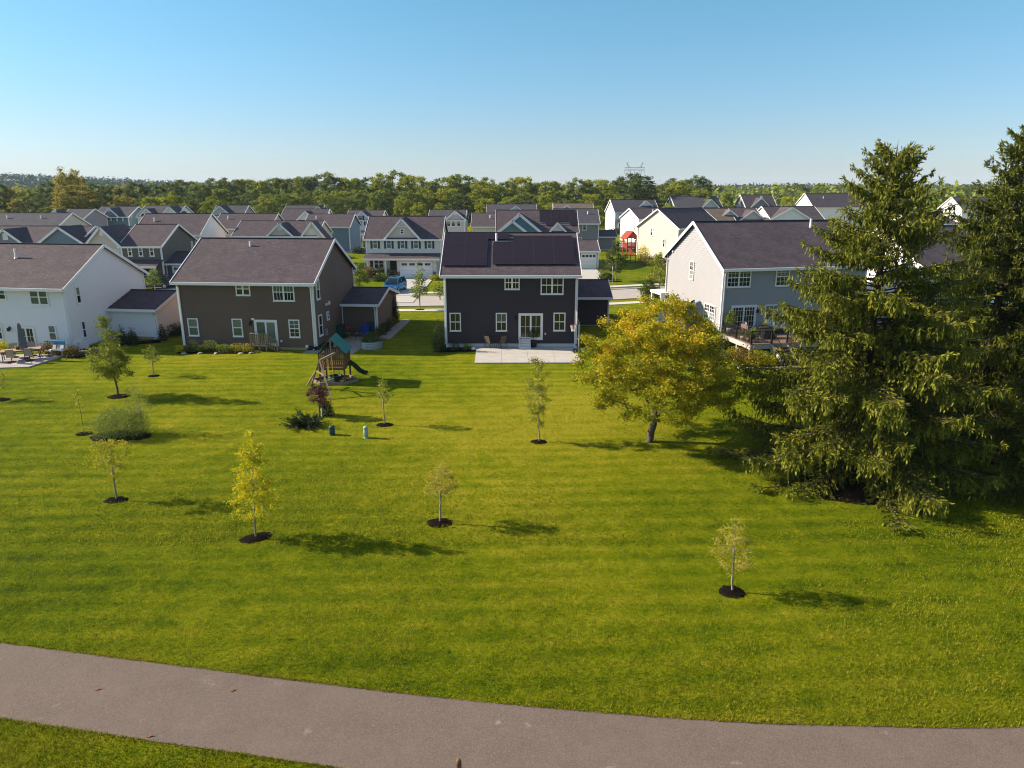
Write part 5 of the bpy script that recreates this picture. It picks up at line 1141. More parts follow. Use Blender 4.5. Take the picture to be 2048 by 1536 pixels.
pot_dark = mat('dark planter', (.03, .032, .036), .5); pot_pale = mat('pale planter', (.48, .44, .40), .7); pot_wh = mat('white planter', (.68, .66, .62), .6); pot_clay = mat('terracotta', (.36, .15, .08), .8)
p = G(1067.5, 694, .1); pot_plant('potted ficus in a dark planter beside the white steps', (p.x, p.y, .1), .28, .52, pot_dark, .62, .45, lf_green, 1, 500, trunk=.25)
# basketball hoop
p = G(1156, 704, .1); zc = 57.5; t = thing('basketball_hoop', 'basketball hoop with a red rim and white net at the patio corner', 'basketball hoop', (p.x, p.y, .1))
ph_ = onY(1154, 640, p.y).z; b = B(); b.tube((.05, .0, 0), (.05, .0, ph_ - .3), .055, .05, 8); b.bar((.05, 0, ph_ - .35), (-.12, 0, ph_ + .1), .05, .05); b.obj('pole', steel, t)
b = B(); b.box(-.20, -.75, ph_ - .35, -.16, .75, ph_ + .55); b.obj('backboard', mat('grey acrylic', (.33, .35, .38), .2), t)
zr_ = onY(1144, 653.5, p.y).z; b = B(); n = 18
for i in range(n): a, c = 6.283 * i / n, 6.283 * (i + 1) / n; b.tube((-.42 + .23 * math.cos(a), .23 * math.sin(a), zr_), (-.42 + .23 * math.cos(c), .23 * math.sin(c), zr_), .016, .016, 5)
b.obj('rim', mat('red rim', (.55, .06, .03), .45), t); b = B()
for k in range(5):
    r0, r1 = .225 - .022 * k, .225 - .022 * (k + 1); z0, z1 = zr_ - .09 * k, zr_ - .09 * (k + 1)
    for i in range(12):
        for s_ in (-.5, .5): a, c = 6.283 * (i + .5 * (k % 2)) / 12, 6.283 * (i + .5 * (k % 2) + s_) / 12; b.tube((-.42 + r0 * math.cos(a), r0 * math.sin(a), z0), (-.42 + r1 * math.cos(c), r1 * math.sin(c), z1), .008, .008, 3, False)
b.obj('net', mat('white net cord', (.75, .73, .7), .8), t); b = B(); b.box(-.35, -.5, 0, .75, .5, .16); b.obj('base', black_metal, t)

# ---------------------------------------------------------------- the brown house: steps, bins, planter and play set
p = G(520, 704); t = thing('door_steps', 'weathered wooden landing with railings at the brown house door', 'steps', (p.x, p.y + .1, 0), hb.yaw)
bd = hb.Mi @ p; dep = -bd.y - .1
b = B(); b.box(-.75, 0, .42, .55, dep, .47); b.obj('landing', wood_grey, t)
for k in range(3): b = B(); b.box(.57 + .28 * k, .05, .30 - .15 * k, .86 + .28 * k, dep - .05, .34 - .15 * k); b.obj('step', wood_brown, t)
for x in (-.72, -.06, .5):
    for y in (.04, dep - .06): b = B(); b.box(x - .045, y - .045, 0, x + .045, y + .045, 1.42 if x < .4 or y < .5 else 1.35); b.obj('post', wood_grey, t)
b = B(); b.bar((-.74, .04, 1.42), (.5, .04, 1.40), .10, .04); b.obj('handrail', wood_grey, t); b = B(); b.bar((.5, .04, 1.40), (1.35, .04, .92), .10, .04); b.obj('handrail', wood_grey, t); b = B(); b.bar((-.72, .04, 1.42), (-.72, dep, 1.42), .10, .04); b.obj('handrail', wood_grey, t); b = B(); b.box(1.32, 0, 0, 1.40, .08, .95); b.obj('post', wood_grey, t)
b = B(); b.box(-.03, -.017, 0, .03, .017, .88); bal = b.mesh('baluster', wood_grey)
for k in range(9): link('baluster', bal, t, (-.62 + .13 * k, .04, .48))
for k in range(4): link('baluster', bal, t, (.62 + .17 * k, .04, .38 - .095 * k))
for k in range(6): link('baluster', bal, t, (-.72, .2 + k * .16, .48), R(90))
# raised stock tank planter
p = G(741, 700); t = thing('raised_planter', 'galvanised stock tank planted with leafy herbs beside the side yard', 'planter', (p.x, p.y + .55, 0), .25); b = B()
prof = [(.86, 0)] + [(.86 + .018 * (k % 2), .05 + .065 * k) for k in range(9)] + [(.90, .64), (.82, .64), (.8, .52), (.01, .52)]; b.lathe(prof, 24, sx=1.0, sy=.72); b.obj('tank', steel, t)
rg = np.random.default_rng(2); c = envelope(rg, 1900, .5, 1.35, .95, dome, .1); c[:, 1] *= .75; tn = .5 + rg.normal(0, .25, len(c)); ax, wd = rnd_leaves(rg, c, .12, tn, .1, .35); link('foliage', leaves_mesh('foliage', c.astype(np.float32), ax, wd, tn, lf_green), t)
def wheelie(label, px, py, c, w, h, wall_off=0):
    p = G(px, py); t = thing('wheelie_bin', label, 'bin', (p.x, p.y, .06), hb.yaw, 'bins behind the brown garage'); b = B(); k = len(b.v)
    q = [(-w/2*.82, 0, .05), (w/2*.82, 0, .05), (w/2*.82, w*.8, .05), (-w/2*.82, w*.8, .05), (-w/2, -.05, h), (w/2, -.05, h), (w/2, w*.92, h), (-w/2, w*.92, h)]
    for f in ((0,3,2,1),(4,5,6,7),(0,1,5,4),(1,2,6,5),(2,3,7,6),(3,0,4,7)): b.poly(*[q[i] for i in f])
    m = mat(label, c, .45); b.obj('body', m, t); b = B(); b.bar((0, -.09, h + .03), (0, w * .96, h + .07), w + .06, .05); b.obj('lid', m, t)
    for sx in (-1, 1): b = B(); b.tube((sx * (w/2 - .1), w * .8, .1), (sx * (w/2 - .02), w * .8, .1), .1, .1, 12); b.obj('wheel', black_metal, t)
wheelie('bright blue recycling bin behind the brown garage', 730, 673, (.015, .06, .36), .60, .78); wheelie('dark green bin beside the blue one', 742.5, 669, (.02, .07, .075), .62, 1.0); wheelie('dark teal bin against the brown house wall', 681, 676, (.015, .065, .06), .60, .95)
p = G(697, 676); t = thing('barbecue', 'dark red covered kettle barbecue behind the brown garage', 'barbecue', (p.x, p.y, .06)); b = B(); b.lathe([(.05, .52), (.26, .58), (.34, .74), (.30, .92), (.14, 1.02), (.02, 1.03)], 16); b.obj('kettle', mat('dull red enamel', (.17, .04, .03), .5), t, True)
for i in range(3): b = B(); b.tube((.2 * math.cos(i * 2.1), .2 * math.sin(i * 2.1), .6), (.34 * math.cos(i * 2.1), .34 * math.sin(i * 2.1), 0), .015, .015, 5); b.obj('leg', black_metal, t)
p = G(711, 680); chair(chair_meshes(black_metal, bronze_metal), 'dark metal chair behind the brown garage', (p.x, p.y, .06), 2.6, None)
p = G(640, 697); t = thing('window_well', 'black grated window well at the corner of the brown house', 'window well', (p.x, p.y, 0), hb.yaw - .55); b = B()
for k in range(9): b.box(-.42, -.9 + k * .22, .33, .42, -.86 + k * .22, .36)
for x in (-.45, -.02, .42): b.box(x, -.95, .30, x + .03, .95, .333)
b.obj('grate', black_metal, t); b = B(); b.box(-.47, -.98, 0, -.45, .98, .34); b.box(.45, -.98, 0, .47, .98, .34); b.box(-.45, -.98, 0, .45, -.96, .34); b.box(-.45, .96, 0, .45, .98, .34); b.obj('frame', black_metal, t)

# play set: tower with a green tarp roof, swing beam, slide, sand box under it
p = G(690.5, 769); c2 = G(705, 755); th_ = math.atan2(c2.y - p.y, c2.x - p.x) - R(90); tw = 1.58; td = max(1.3, (c2 - p).length)
t = thing('play_set', 'wooden play tower with a green tarp roof, swing frame and slide', 'play set', (p.x, p.y, 0), R(1)); Z = lambda px, py: onY(px, py, p.y).z
fz = 1.14; rz_ = 1.95; red = mat('reddish play wood', (.20, .10, .055), .8, var=.35, vs=5)
for x in (0, -tw):
    for y in (0, td): b = B(); b.box(x - .05, y - .05, 0, x + .05, y + .05, fz + .95 if True else 0); b.obj('post', red, t)
for y in (0, td): b = B(); b.box(-tw/2 - .04, y - .04, fz, -tw/2 + .04, y + .04, 3.05); b.obj('roof_post', wood_grey, t)
for k in range(9): b = B(); b.box(-tw - .05, k * td / 9 + .01, fz - .03, .05, (k + 1) * td / 9 - .01, fz); b.obj('plank', red, t)
for (a, c) in (((-tw, 0), (0, 0)), ((-tw, td), (0, td)), ((0, 0), (0, td)), ((-tw, 0), (-tw, td))):
    for z, h in ((fz + .92, .10), (fz + .12, .12), (fz - .10, .14)):
        b = B(); b.bar((*a, z), (*c, z), .05, h); b.obj('rail', red, t)
b = B(); b.box(-.045, -.014, 0, .045, .014, .72); sl_ = b.mesh('slat', red)
for k in range(11): link('slat', sl_, t, (-tw + .14 + k * .13, -.01, fz + .15)); link('slat', sl_, t, (-tw + .14 + k * .13, td + .01, fz + .15))
for k in range(9): link('slat', sl_, t, (.01, .14 + k * (td - .28) / 8, fz + .15), R(90))
tarp = mat('green tarpaulin', (.008, .17, .135), .55, var=.1)
for sg in (-1, 1): b = B(); b.bar((-tw/2, td/2, 3.06), (-tw/2 + sg * .98, td/2, 2.06), td + .15, .02, up=(0, 0, 1)); b.obj('tarp_roof', tarp, t)
bp0 = Vector((-tw * .30, -.02, fz + .98)); ap = t.matrix_world.inverted()
Mt = Matrix.Translation((p.x, p.y, 0)) @ Matrix.Rotation(R(1), 4, 'Z'); inv = Mt.inverted()
fl = [inv @ G(622.5, 773), inv @ G(663.5, 799)]; top_ = (fl[0] + fl[1]) / 2 + Vector((.0, .15, 2.02))
b = B(); b.bar(bp0, top_, .10, .14); b.obj('swing_beam', wood_grey, t)
for q in fl: b = B(); b.bar(q, top_ + Vector((0, 0, .06)), .09, .09, up=(1, 0, 0)); b.obj('frame_leg', wood_grey, t)
m0, m1 = fl[0].lerp(top_, .62), fl[1].lerp(top_, .62); b = B(); b.bar(m0, m1, .09, .05); b.obj('cross_brace', wood_grey, t)
cord_y = mat('yellow swing rope', (.50, .36, .04), .7)
for k, (s, c) in enumerate(((.38, cord_y), (.68, cord_y))):
    q = bp0.lerp(top_, s); d = (top_ - bp0).normalized() * .22; b = B()
    for sg in (-1, 1): b.tube(q + d * sg, (q.x + d.x * sg, q.y + d.y * sg, .55), .012, .012, 4)
    b.obj('swing_rope', c, t); b = B(); b.bar((q.x - d.x, q.y - d.y, .53), (q.x + d.x, q.y + d.y, .53), .16, .03); b.obj('swing_seat', tarp, t)
# rope ladder with rungs by the swing frame and the dark tube slide
b = B(); q0 = Vector((-tw - .05, .2, fz)); q1 = Vector((-tw - .75, -.35, .02))
for off in (0, .5): b.bar(q0 + Vector((-.1, off, 0)), q1 + Vector((-.1, off, 0)), .07, .05)
b.obj('ladder_rail', wood_grey, t); rung = B(); rung.box(-.03, 0, -.02, .03, .5, .02); rm = rung.mesh('rung', wood_grey)
for k in range(5): q = q0.lerp(q1, .1 + .2 * k); link('rung', rm, t, (q.x - .1, q.y, q.z + .02))
b = B(); S_ = [(.05, td * .75, fz), (.35, td * .85, .86), (.65, td * .95, .46), (.92, td * 1.05, .24), (1.1, td * 1.12, .20)]
for i in range(len(S_) - 1):
    for w, h, dz in ((.46, .03, 0),): b.bar(S_[i], S_[i+1], w, h)
    for sg in (-1, 1): a, c = Vector(S_[i]) + Vector((0, sg * .23, .08)), Vector(S_[i+1]) + Vector((0, sg * .23, .08)); b.bar(a, c, .03, .17)
b.obj('slide', mat('dark green slide', (.012, .03, .022), .4), t)
b = B(); n = 14
for i in range(n): a, c = 6.283 * i / n, 6.283 * (i + 1) / n; b.tube((-tw/2 + .42 * math.cos(a), td/2 + .42 * math.sin(a), .30), (-tw/2 + .42 * math.cos(c), td/2 + .42 * math.sin(c), .30), .09, .09, 6)
b.obj('tyre_swing', black_metal, t); b = B()
for i in range(3): b.tube((-tw/2 + .4 * math.cos(i * 2.1), td/2 + .4 * math.sin(i * 2.1), .3), (-tw/2, td/2, fz - .1), .012, .012, 4)
b.obj('swing_chain', black_metal, t)
t2 = thing('sand_box', 'wooden framed sand box under the play tower', 'sand box', (p.x, p.y, 0), R(1)); n = 6; ctr = Vector((-tw * .52, td * .48, 0)); P6 = [ctr + Vector((1.5 * math.cos(i * 1.0472), 1.12 * math.sin(i * 1.0472), 0)) for i in range(n)]
for i in range(n): b = B(); a, c = P6[i], P6[(i+1) % n]; b.bar((a.x, a.y, .09), (c.x, c.y, .09), .10, .18); b.obj('board', wood_grey, t2)
b = B(); b.poly(*[(q.x, q.y, .045) for q in P6]); b.obj('sand', mat('dark rubber mulch', (.035, .045, .028), .95, var=.5, vs=8, bump=.8), t2)
# utility pedestals
for (px, py, top, w, c, lab) in ((664.5, 869.5, (662, 851), .30, (.022, .065, .062), 'short dark green utility pedestal beside the juniper'), (732.3, 875.8, (732, 852), .235, (.30, .42, .34), 'pale green utility pedestal standing on the lawn')):
    q = at(px, py); h = hgt(*top, q); t = thing('utility_pedestal', lab, 'utility pedestal', q, .3, 'utility pedestals on the lawn'); m = mat(lab, c, .45)
    b = B(); b.lathe([(w / 2, 0), (w / 2, h - .16), (w * .49, h - .155)], 16); b.obj('body', m, t, True); b = B(); b.lathe([(w * .53, h - .16), (w * .53, h - .08), (w * .42, h - .02), (w * .2, h + .0)], 16); b.obj('cap', m, t, True); b = B(); b.lathe([(w * .54, 0), (w * .54, .05), (w * .5, .06)], 16); b.obj('base', m, t)
q = G(917.5, 1540); t = thing('trail_post', 'dark brown wooden post end at the bottom picture edge by the trail', 'post', (q.x, q.y, 0)); b = B(); b.lathe([(.062, -.1), (.062, .22), (.055, .27), (.035, .295)], 14); b.obj('shaft', wood_brown, t, True); b = B(); b.lathe([(.066, .16), (.066, .19)], 14); b.obj('band', bronze_metal, t)
t = None
leaf_b = mat('dry brown leaf', (.22, .085, .025), .8)
for px, py, rz, lab in ((196, 1380, .5, 'dry brown leaf lying on the trail, left one'), (466, 1382, .7, 'dry brown leaf lying on the trail, right one'), (300, 1474, .3, 'small dry leaf near the lower edge of the trail')):
    q = G(px, py); b = B(); b.poly((-.09, 0, .0), (-.02, -.03, .012), (.09, 0, .03), (.0, .04, .02)); b.poly((.09, 0, .03), (.13, .005, .01), (.12, .015, .01)); o = b.obj('fallen_leaf', leaf_b); o.location = (q.x, q.y, .016); o.rotation_euler[2] = rz; tag(o, lab, 'leaf', 'leaves on the trail')
# ---------------------------------------------------------------- patio of the white house
slabs('patio', G(-140, 742), G(58, 735.5), G(131, 712.5), G(-30, 706), 5, 2, .08, mat('pinkish paving', (.44, .38, .36), .85, var=.2, vs=1.5))
wood_top = mat('orange table boards', (.46, .30, .19), .6, var=.2)
q = G(45, 718, .08); tb = table('long orange brown dining table on the white house patio', (q.x, q.y, .08), R(28), 2.5, 1.0, .74, wood_top, bronze_metal, name='dining_table')
ct, st = math.cos(R(28)), math.sin(R(28))
for (u, v, rz, lab) in ((-1.65, -.1, R(118), 'swivel chair at the left end of the dining table'), (1.65, .1, R(-62), 'swivel chair at the right end of the dining table'), (-.55, -.85, R(208), 'tan dining chair at the near side, left of two'), (.55, -.85, R(208), 'tan dining chair at the near side, right of two'), (-.6, .9, R(28), 'tan dining chair at the far side, left of two'), (.55, .9, R(28), 'tan dining chair at the far side beside the parasol')): chair(ch_t, lab, (q.x + u * ct - v * st, q.y + u * st + v * ct, .08), rz, 'chairs round the dining table', 'dining_chair')
pot_plant('small plant in a dark pot on the dining table', (q.x - .2, q.y - .05, .82), .13, .16, pot_dark, .14, .16, lf_sparse, 4, 90, .07)
t = thing('garden_parasol', 'closed slate grey parasol standing through the dining table', 'parasol', (q.x + .12, q.y + .1, .08)); b = B(); b.tube((0, 0, 0), (0, 0, 2.7), .022, .022, 8); b.obj('pole', bronze_metal, t); b = B()
n = 16; pr = [(.05, 2.66), (.10, 2.5), (.15, 1.9), (.20, 1.3), (.27, .80)]
for r_, z in pr:
    for i in range(n): a = 6.283 * i / n; k = r_ * (1.15 if i % 2 else .8); b.v.append((k * math.cos(a), k * math.sin(a), z))
for j in range(4):
    for i in range(n): k = (i + 1) % n; b.f.append((j*n + i, j*n + k, (j+1)*n + k, (j+1)*n + i))
b.obj('canopy', mat('slate canvas', (.13, .135, .15), .85), t); b = B(); b.lathe([(.28, 0), (.28, .06), (.06, .1)], 16); b.obj('base', black_metal, t)
q = G(113, 712, .08); t = thing('garden_bench', 'white garden bench with blue and orange cushions between the hydrangeas', 'bench', (q.x, q.y, .08), hw.yaw)
b = B(); b.box(-.62, 0, .40, .62, .5, .45); b.obj('seat', white_trim, t); b = B(); b.bar((-.62, .48, .72), (.62, .48, .72), .05, .5); b.obj('backrest', white_trim, t)
for x in (-.52, .40): b = B(); b.box(x, .04, 0, x + .12, .46, .398); b.obj('leg', mat('tan bench leg', (.45, .35, .24), .8), t)
t2 = thing('cushion', 'bright blue cushion on the back of the white bench', 'cushion', (q.x, q.y, .08), hw.yaw); b = B(); b.box(-.55, .36, .80, .52, .455, 1.08); b.obj('pad', mat('blue cushion', (.05, .30, .48), .8), t2); b = B(); b.box(-.56, .352, .79, .53, .36, .80); b.obj('piping', white_trim, t2)
for x, lab in ((-.46, 'left orange cushion on the white bench'), (.18, 'right orange cushion on the white bench')):
    t2 = thing('cushion', lab, 'cushion', (q.x, q.y, .08), hw.yaw, 'orange cushions on the bench'); b = B(); b.bar((x + .14, .30, .46), (x + .14, .40, .77), .30, .09, up=(0, 1, 0)); b.obj('pad', mat('orange cushion', (.50, .22, .12), .85), t2); b = B(); b.bar((x + .14, .245, .46), (x + .14, .345, .77), .28, .012, up=(0, 1, 0)); b.obj('piping', white_trim, t2)
p = G(182, 706); b = B(); b.bar((-.9, 0, .10), (1.6, .55, .10), .22, .14); o = b.obj('stone_edging', concrete_dark); o.location = (p.x, p.y, 0); tag(o, 'grey stone edging of the bed at the white house corner', 'edging')
# ---------------------------------------------------------------- deck of the grey house
dk_m = mat('deck boards', (.27, .17, .12), .8, var=.25, vs=2); dk_f = mat('pale deck rim', (.44, .40, .36), .75, var=.1)
inv = hg.Mi; A_ = inv @ G(1443, 667, 1.2); F_ = inv @ G(1499.6, 689.5, 1.2); x0, y0, x1 = A_.x, F_.y, A_.x + 6.6; zt = 1.2
t = thing('deck', 'raised wooden deck with black railings behind the grey house', 'deck', hg.o.location, hg.yaw); x0 = .12
nb = 34
for k in range(nb): b = B(); ya, yb = y0 + (-y0 - .06) * k / nb, y0 + (-y0 - .06) * (k + 1) / nb; b.box(x0, ya + .008, zt - .035, x1, yb - .008, zt); b.obj('deck_board', dk_m, t)
for (a, c) in (((x0, y0), (x1, y0)), ((x0, y0), (x0, -.06)), ((x1, y0), (x1, -.06))): b = B(); b.bar((*a, zt - .21), (*c, zt - .21), .06, .34); b.obj('rim_joist', dk_f, t)
for (x, y) in ((x0 + .1, y0 + .2), (x0 + .1, y0 * .55), (x0 + 2.2, y0 + .2), (x1 - 2, y0 + .2), (x1 - .1, y0 + .2)): b = B(); b.box(x - .07, y - .07, -.1, x + .07, y + .07, zt - .385); b.obj('deck_post', dk_f, t)
gap0, gap1 = x0 + 1.75, x0 + 3.0
b = B(); b.box(-.011, -.011, 0, .011, .011, .84); bm_ = b.mesh('baluster', black_metal); b = B(); b.box(-.05, -.05, 0, .05, .05, 1.04); pm_ = b.mesh('rail_post', black_metal)
def railing(a, c, posts):
    a, c = Vector((*a, zt)), Vector((*c, zt)); L = (c - a).length
    for z in (.12, .97): b = B(); b.bar(a + Vector((0, 0, z)), c + Vector((0, 0, z)), .05, .045); b.obj('hand_rail' if z > .5 else 'bottom_rail', black_metal, t)
    for k in range(posts + 1): q = a.lerp(c, k / posts); link('rail_post', pm_, t, (q.x, q.y, zt - .02))
    n = int(L / .115)
    for k in range(1, n): q = a.lerp(c, k / n); link('baluster', bm_, t, (q.x, q.y, zt + .12))
railing((x0 + .06, y0 + .06), (x0 + .06, -.15), 2); railing((x0 + .06, y0 + .06), (gap0, y0 + .06), 1); railing((gap1, y0 + .06), (x1 - .06, y0 + .06), 3); railing((x1 - .06, y0 + .06), (x1 - .06, -.15), 2)
for k in range(6): b = B(); b.box(gap0 + .06, y0 - .30 * (k + 1), zt - .2 * (k + 1) - .04, gap1 - .06, y0 - .30 * k + .02, zt - .2 * (k + 1)); b.obj('step', dk_m, t)
for x in (gap0, gap1):
    b = B(); b.bar((x, y0, zt - .25), (x, y0 - 1.8, -.02), .05, .3); b.obj('stringer', dk_f, t); b = B(); b.bar((x, y0, zt + .97), (x, y0 - 1.75, .98), .05, .045); b.obj('hand_rail', black_metal, t); link('rail_post', pm_, t, (x, y0 - 1.75, -.03))
    for k in range(1, 14): link('baluster', bm_, t, (x, y0 - 1.75 * k / 14, zt + .12 - 1.2 * k / 14))
def dk(px, py, z=zt): q = G(px, py, z); return (q.x, q.y, z)
pot_plant('tall bamboo like plant in a pale pot at the deck corner', dk(1459, 667), .30, .48, pot_pale, 1.5, .5, lf_lime, 21, 800, .14, prof=oval, group='pots on the deck')
pot_plant('orange flowers in a white pot on the deck', dk(1470.5, 662), .24, .45, pot_wh, .4, .42, lf_red, 22, 260, .14, group='pots on the deck')
pot_plant('flowering pot on the front edge of the deck', dk(1485, 679.5), .18, .3, pot_wh, .5, .4, lf_flower, 23, 260, .10, group='pots on the deck')
pot_plant('lime plant in a pot at the front corner of the deck', dk(1497, 683), .18, .3, pot_clay, .55, .38, lf_lime, 24, 260, .10, group='pots on the deck')
pot_plant('lime plant hanging behind the deck railing', dk(1506, 678), .2, .3, pot_dark, .6, .4, lf_lime, 25, 260, .11, group='pots on the deck')
pot_plant('tall green plant against the grey house wall', dk(1532, 660), .28, .4, pot_dark, 1.3, .5, lf_green, 26, 700, .13, group='pots on the deck')
sling_pk = mat('pinkish chair fabric', (.34, .24, .21), .85); ch_d = chair_meshes(bronze_metal, sling_pk)
for (px, py, rz, lab) in ((1490, 672, 2.2, 'brown slatted deck chair by the left railing'), (1517, 660, .3, 'pinkish lounge chair by the deck wall'), (1498, 669, 1.6, 'second brown deck chair beside the sliding door')): chair(ch_d, lab, dk(px, py), rz + hg.yaw, 'chairs on the deck', 'deck_chair')
q = dk(1526, 668); table('dark low table on the deck', q, hg.yaw, 1.2, .8, .62, sling_brown, bronze_metal, name='deck_table')
pot_plant('yellow flowers on the low deck table', (q[0], q[1], zt + .62), .12, .15, pot_clay, .25, .25, lf_gold, 27, 140, .09)
q = dk(1550, 666); t = thing('outdoor_sofa', 'dark wicker sofa with white cushions on the deck', 'sofa', q, hg.yaw - .5); b = B(); b.box(-.9, -.1, .1, .9, .7, .40); b.obj('base', bronze_metal, t); b = B(); b.box(-.9, .702, .1, .9, .82, .85); b.obj('backrest', bronze_metal, t)
for k in range(3): b = B(); b.box(-.86 + .58 * k, -.06, .405, -.30 + .58 * k, .60, .54); b.obj('seat_cushion', pot_wh, t); b = B(); b.bar((-.58 + .58 * k, .58, .56), (-.58 + .58 * k, .66, .95), .54, .14, up=(0, 1, 0)); b.obj('back_cushion', pot_wh, t)
q = dk(1536, 676); t = thing('storage_box', 'black wicker box behind the deck railing', 'box', q, hg.yaw); b = B(); b.box(-.5, -.3, 0, .5, .3, .6); b.obj('body', black_metal, t); b = B(); b.box(-.53, -.33, .602, .53, .33, .66); b.obj('lid', black_metal, t)
for d_, (a, c) in ((1, ((1481, 740), (1600, 737))), (0, ((1442, 711), (1481, 740)))): 
    a, c = G(*a), G(*c); o = thing('bed_edging', 'pale timber edging along the front of the deck bed' if d_ else 'pale timber edging along the side of the deck bed', 'edging', (a.x, a.y, 0)); d = c - a; n = max(3, int(d.length / 1.1))
    for k in range(n): b = B(); b.bar((d.x * k / n, d.y * k / n, .07), (d.x * (k + .97) / n, d.y * (k + .97) / n, .07), .14, .16); b.obj('timber', mat('pale timber', (.50, .42, .30), .8, var=.2), o)

# ---------------------------------------------------------------- cars
def car(label, px, py, rz, paint, group='cars parked at the houses', s=1.0):
    q = at(px, py); t = thing('parked_car', label, 'car', (q[0], q[1], .08), rz, group); m = mat('paint ' + label, paint, .28, spec=.7)
    # cross sections along the car: x, half width, bottom, shoulder height, (roof height, roof half width)
    sec = [(-2.25, .72, .42, .72), (-2.18, .84, .30, .95), (-1.7, .91, .24, 1.02), (-.9, .93, .22, 1.00), (.6, .93, .22, .97), (1.1, .92, .24, .95), (1.75, .90, .26, .86), (2.15, .82, .32, .74), (2.27, .66, .42, .60)]
    b = B()
    for x, w, z0, z1 in sec: b.v += [(x, -w * .94, z0), (x, -w, z0 + .2 * (z1 - z0)), (x, -w, z0 + .72 * (z1 - z0)), (x, -w * .86, z1), (x, w * .86, z1), (x, w, z0 + .72 * (z1 - z0)), (x, w, z0 + .2 * (z1 - z0)), (x, w * .94, z0)]
    n = 8
    for i in range(len(sec) - 1):
        for j in range(n): k = (j + 1) % n; b.f.append((i*n + j, i*n + k, (i+1)*n + k, (i+1)*n + j))
    b.f.append(tuple(range(n))); b.f.append(tuple((len(sec)-1)*n + n-1-i for i in range(n))); b.obj('body', m, t, True)
    b = B(); gr = [(-2.1, .76, 1.0, .76), (-1.75, .62, 1.58, .62), (-.2, .64, 1.66, .64), (.45, .62, 1.58, .62), (1.2, .78, .96, .78)]
    lo_ = [(x, .80 if abs(x) < 2 else .76, .95) for x in (-2.1, -1.75, -.2, .45, 1.2)]
    for (x, w, z, _), (_, wl, zl) in zip(gr, lo_): b.v += [(x, -wl, zl), (x, -w, z), (x, w, z), (x, wl, zl)]
    for i in range(4):
        for j in range(3): b.f.append((i*4 + j, i*4 + j + 1, (i+1)*4 + j + 1, (i+1)*4 + j))
    b.obj('glasshouse', glass, t)
    b = B(); b.box(-1.72, -.60, 1.585, .36, .60, 1.60); b.v = [(x, y, z + (.075 if -1.0 < x < .2 else 0)) for x, y, z in b.v]; b.obj('roof', m, t)
    b = B(); b.bar((-.2, -.605, 1.655), (-1.7, -.605, 1.60), .07, .05); b.bar((-.2, .605, 1.655), (-1.7, .605, 1.60), .07, .05); b.bar((-.2, -.605, 1.655), (.40, -.60, 1.585), .07, .05); b.bar((-.2, .605, 1.655), (.40, .60, 1.585), .07, .05); b.obj('roof_rail', m, t)
    for sy in (-1, 1):
        b = B(); b.bar((.42, sy * .625, 1.585), (1.2, sy * .79, .96), .07, .05); b.bar((-.35, sy * .66, 1.60), (-.40, sy * .82, .96), .07, .03); b.bar((-1.72, sy * .63, 1.58), (-2.1, sy * .775, .98), .12, .05); b.obj('pillar', m, t)
        b = B(); b.box(.72, sy * .97 - .1, .98, .92, sy * .97 + .1, 1.12); b.obj('wing_mirror', m, t)
        b = B(); b.bar((2.12, sy * .62, .70), (1.98, sy * .80, .73), .1, .12); b.obj('headlight', mat('headlamp', (.75, .75, .72), .15), t)
        b = B(); b.bar((-2.2, sy * .64, .86), (-2.1, sy * .82, .88), .1, .16); b.obj('tail_light', mat('tail lamp', (.4, .02, .02), .2), t)
        for x in (-1.4, 1.38):
            b = B(); b.tube((x, sy * .72, .34), (x, sy * .945, .34), .34, .34, 18); w = b.obj('wheel', black_metal, t); b = B(); b.tube((x, sy * .94, .34), (x, sy * .955, .34), .22, .21, 14); b.obj('rim', steel, w)
    b = B(); b.box(2.16, -.5, .42, 2.285, .5, .58); b.obj('grille', black_metal, t); b = B(); b.box(2.17, -.70, .26, 2.27, .70, .36); b.obj('bumper', steel, t)
    b = B(); b.box(2.286, -.16, .44, 2.295, .16, .52); b.obj('number_plate', white_trim, t); t.scale = (s, s, s); return t
car('bright blue hatchback facing the street on the cream house drive', 790, 583, R(-100), (.0, .21, .42)); car('black four wheel drive on the taupe house drive', 308, 578, R(196), (.012, .012, .016)); car('dark blue hatchback far off on a pale drive', 404, 466, R(190), (.012, .05, .13)); car('black car half hidden behind the brown house roof', 356, 574, R(200), (.014, .014, .016))
# porch bench of the cream house, sign post, fence and red play tower
p = G(757, 543); t = thing('porch_bench', 'white bench on the cream house porch', 'bench', (p.x, hA.o.location.y - 1.2, .3)); b = B(); b.box(-.8, 0, .4, .8, .5, .46); b.obj('seat', white_trim, t); b = B(); b.box(-.8, -.06, .465, .8, -.005, .95); b.obj('backrest', white_trim, t)
for x in (-.7, .62): b = B(); b.box(x, .05, 0, x + .08, .45, .398); b.obj('leg', white_trim, t)
p = G(1224, 575); t = thing('street_sign', 'thin grey sign post on the street verge', 'sign', (p.x, p.y, 0)); b = B(); b.tube((0, 0, 0), (0, 0, 2.7), .035, .035, 6); b.obj('pole', steel, t); b = B(); b.box(-.02, -.28, 2.3, .02, .28, 2.66); b.obj('plate', steel, t)
p = G(1258, 509); t = thing('play_tower', 'red play tower with a pitched roof in a back garden', 'play set', (p.x, p.y, 0), .3); rdw = mat('red play wood', (.34, .055, .03), .7, var=.25)
for x in (-.9, .9):
    for y in (-.9, .9): b = B(); b.box(x - .08, y - .08, 0, x + .08, y + .08, 3.1); b.obj('post', rdw, t)
b = B(); b.box(-1, -1, 1.35, 1, 1, 1.5); b.obj('platform', rdw, t)
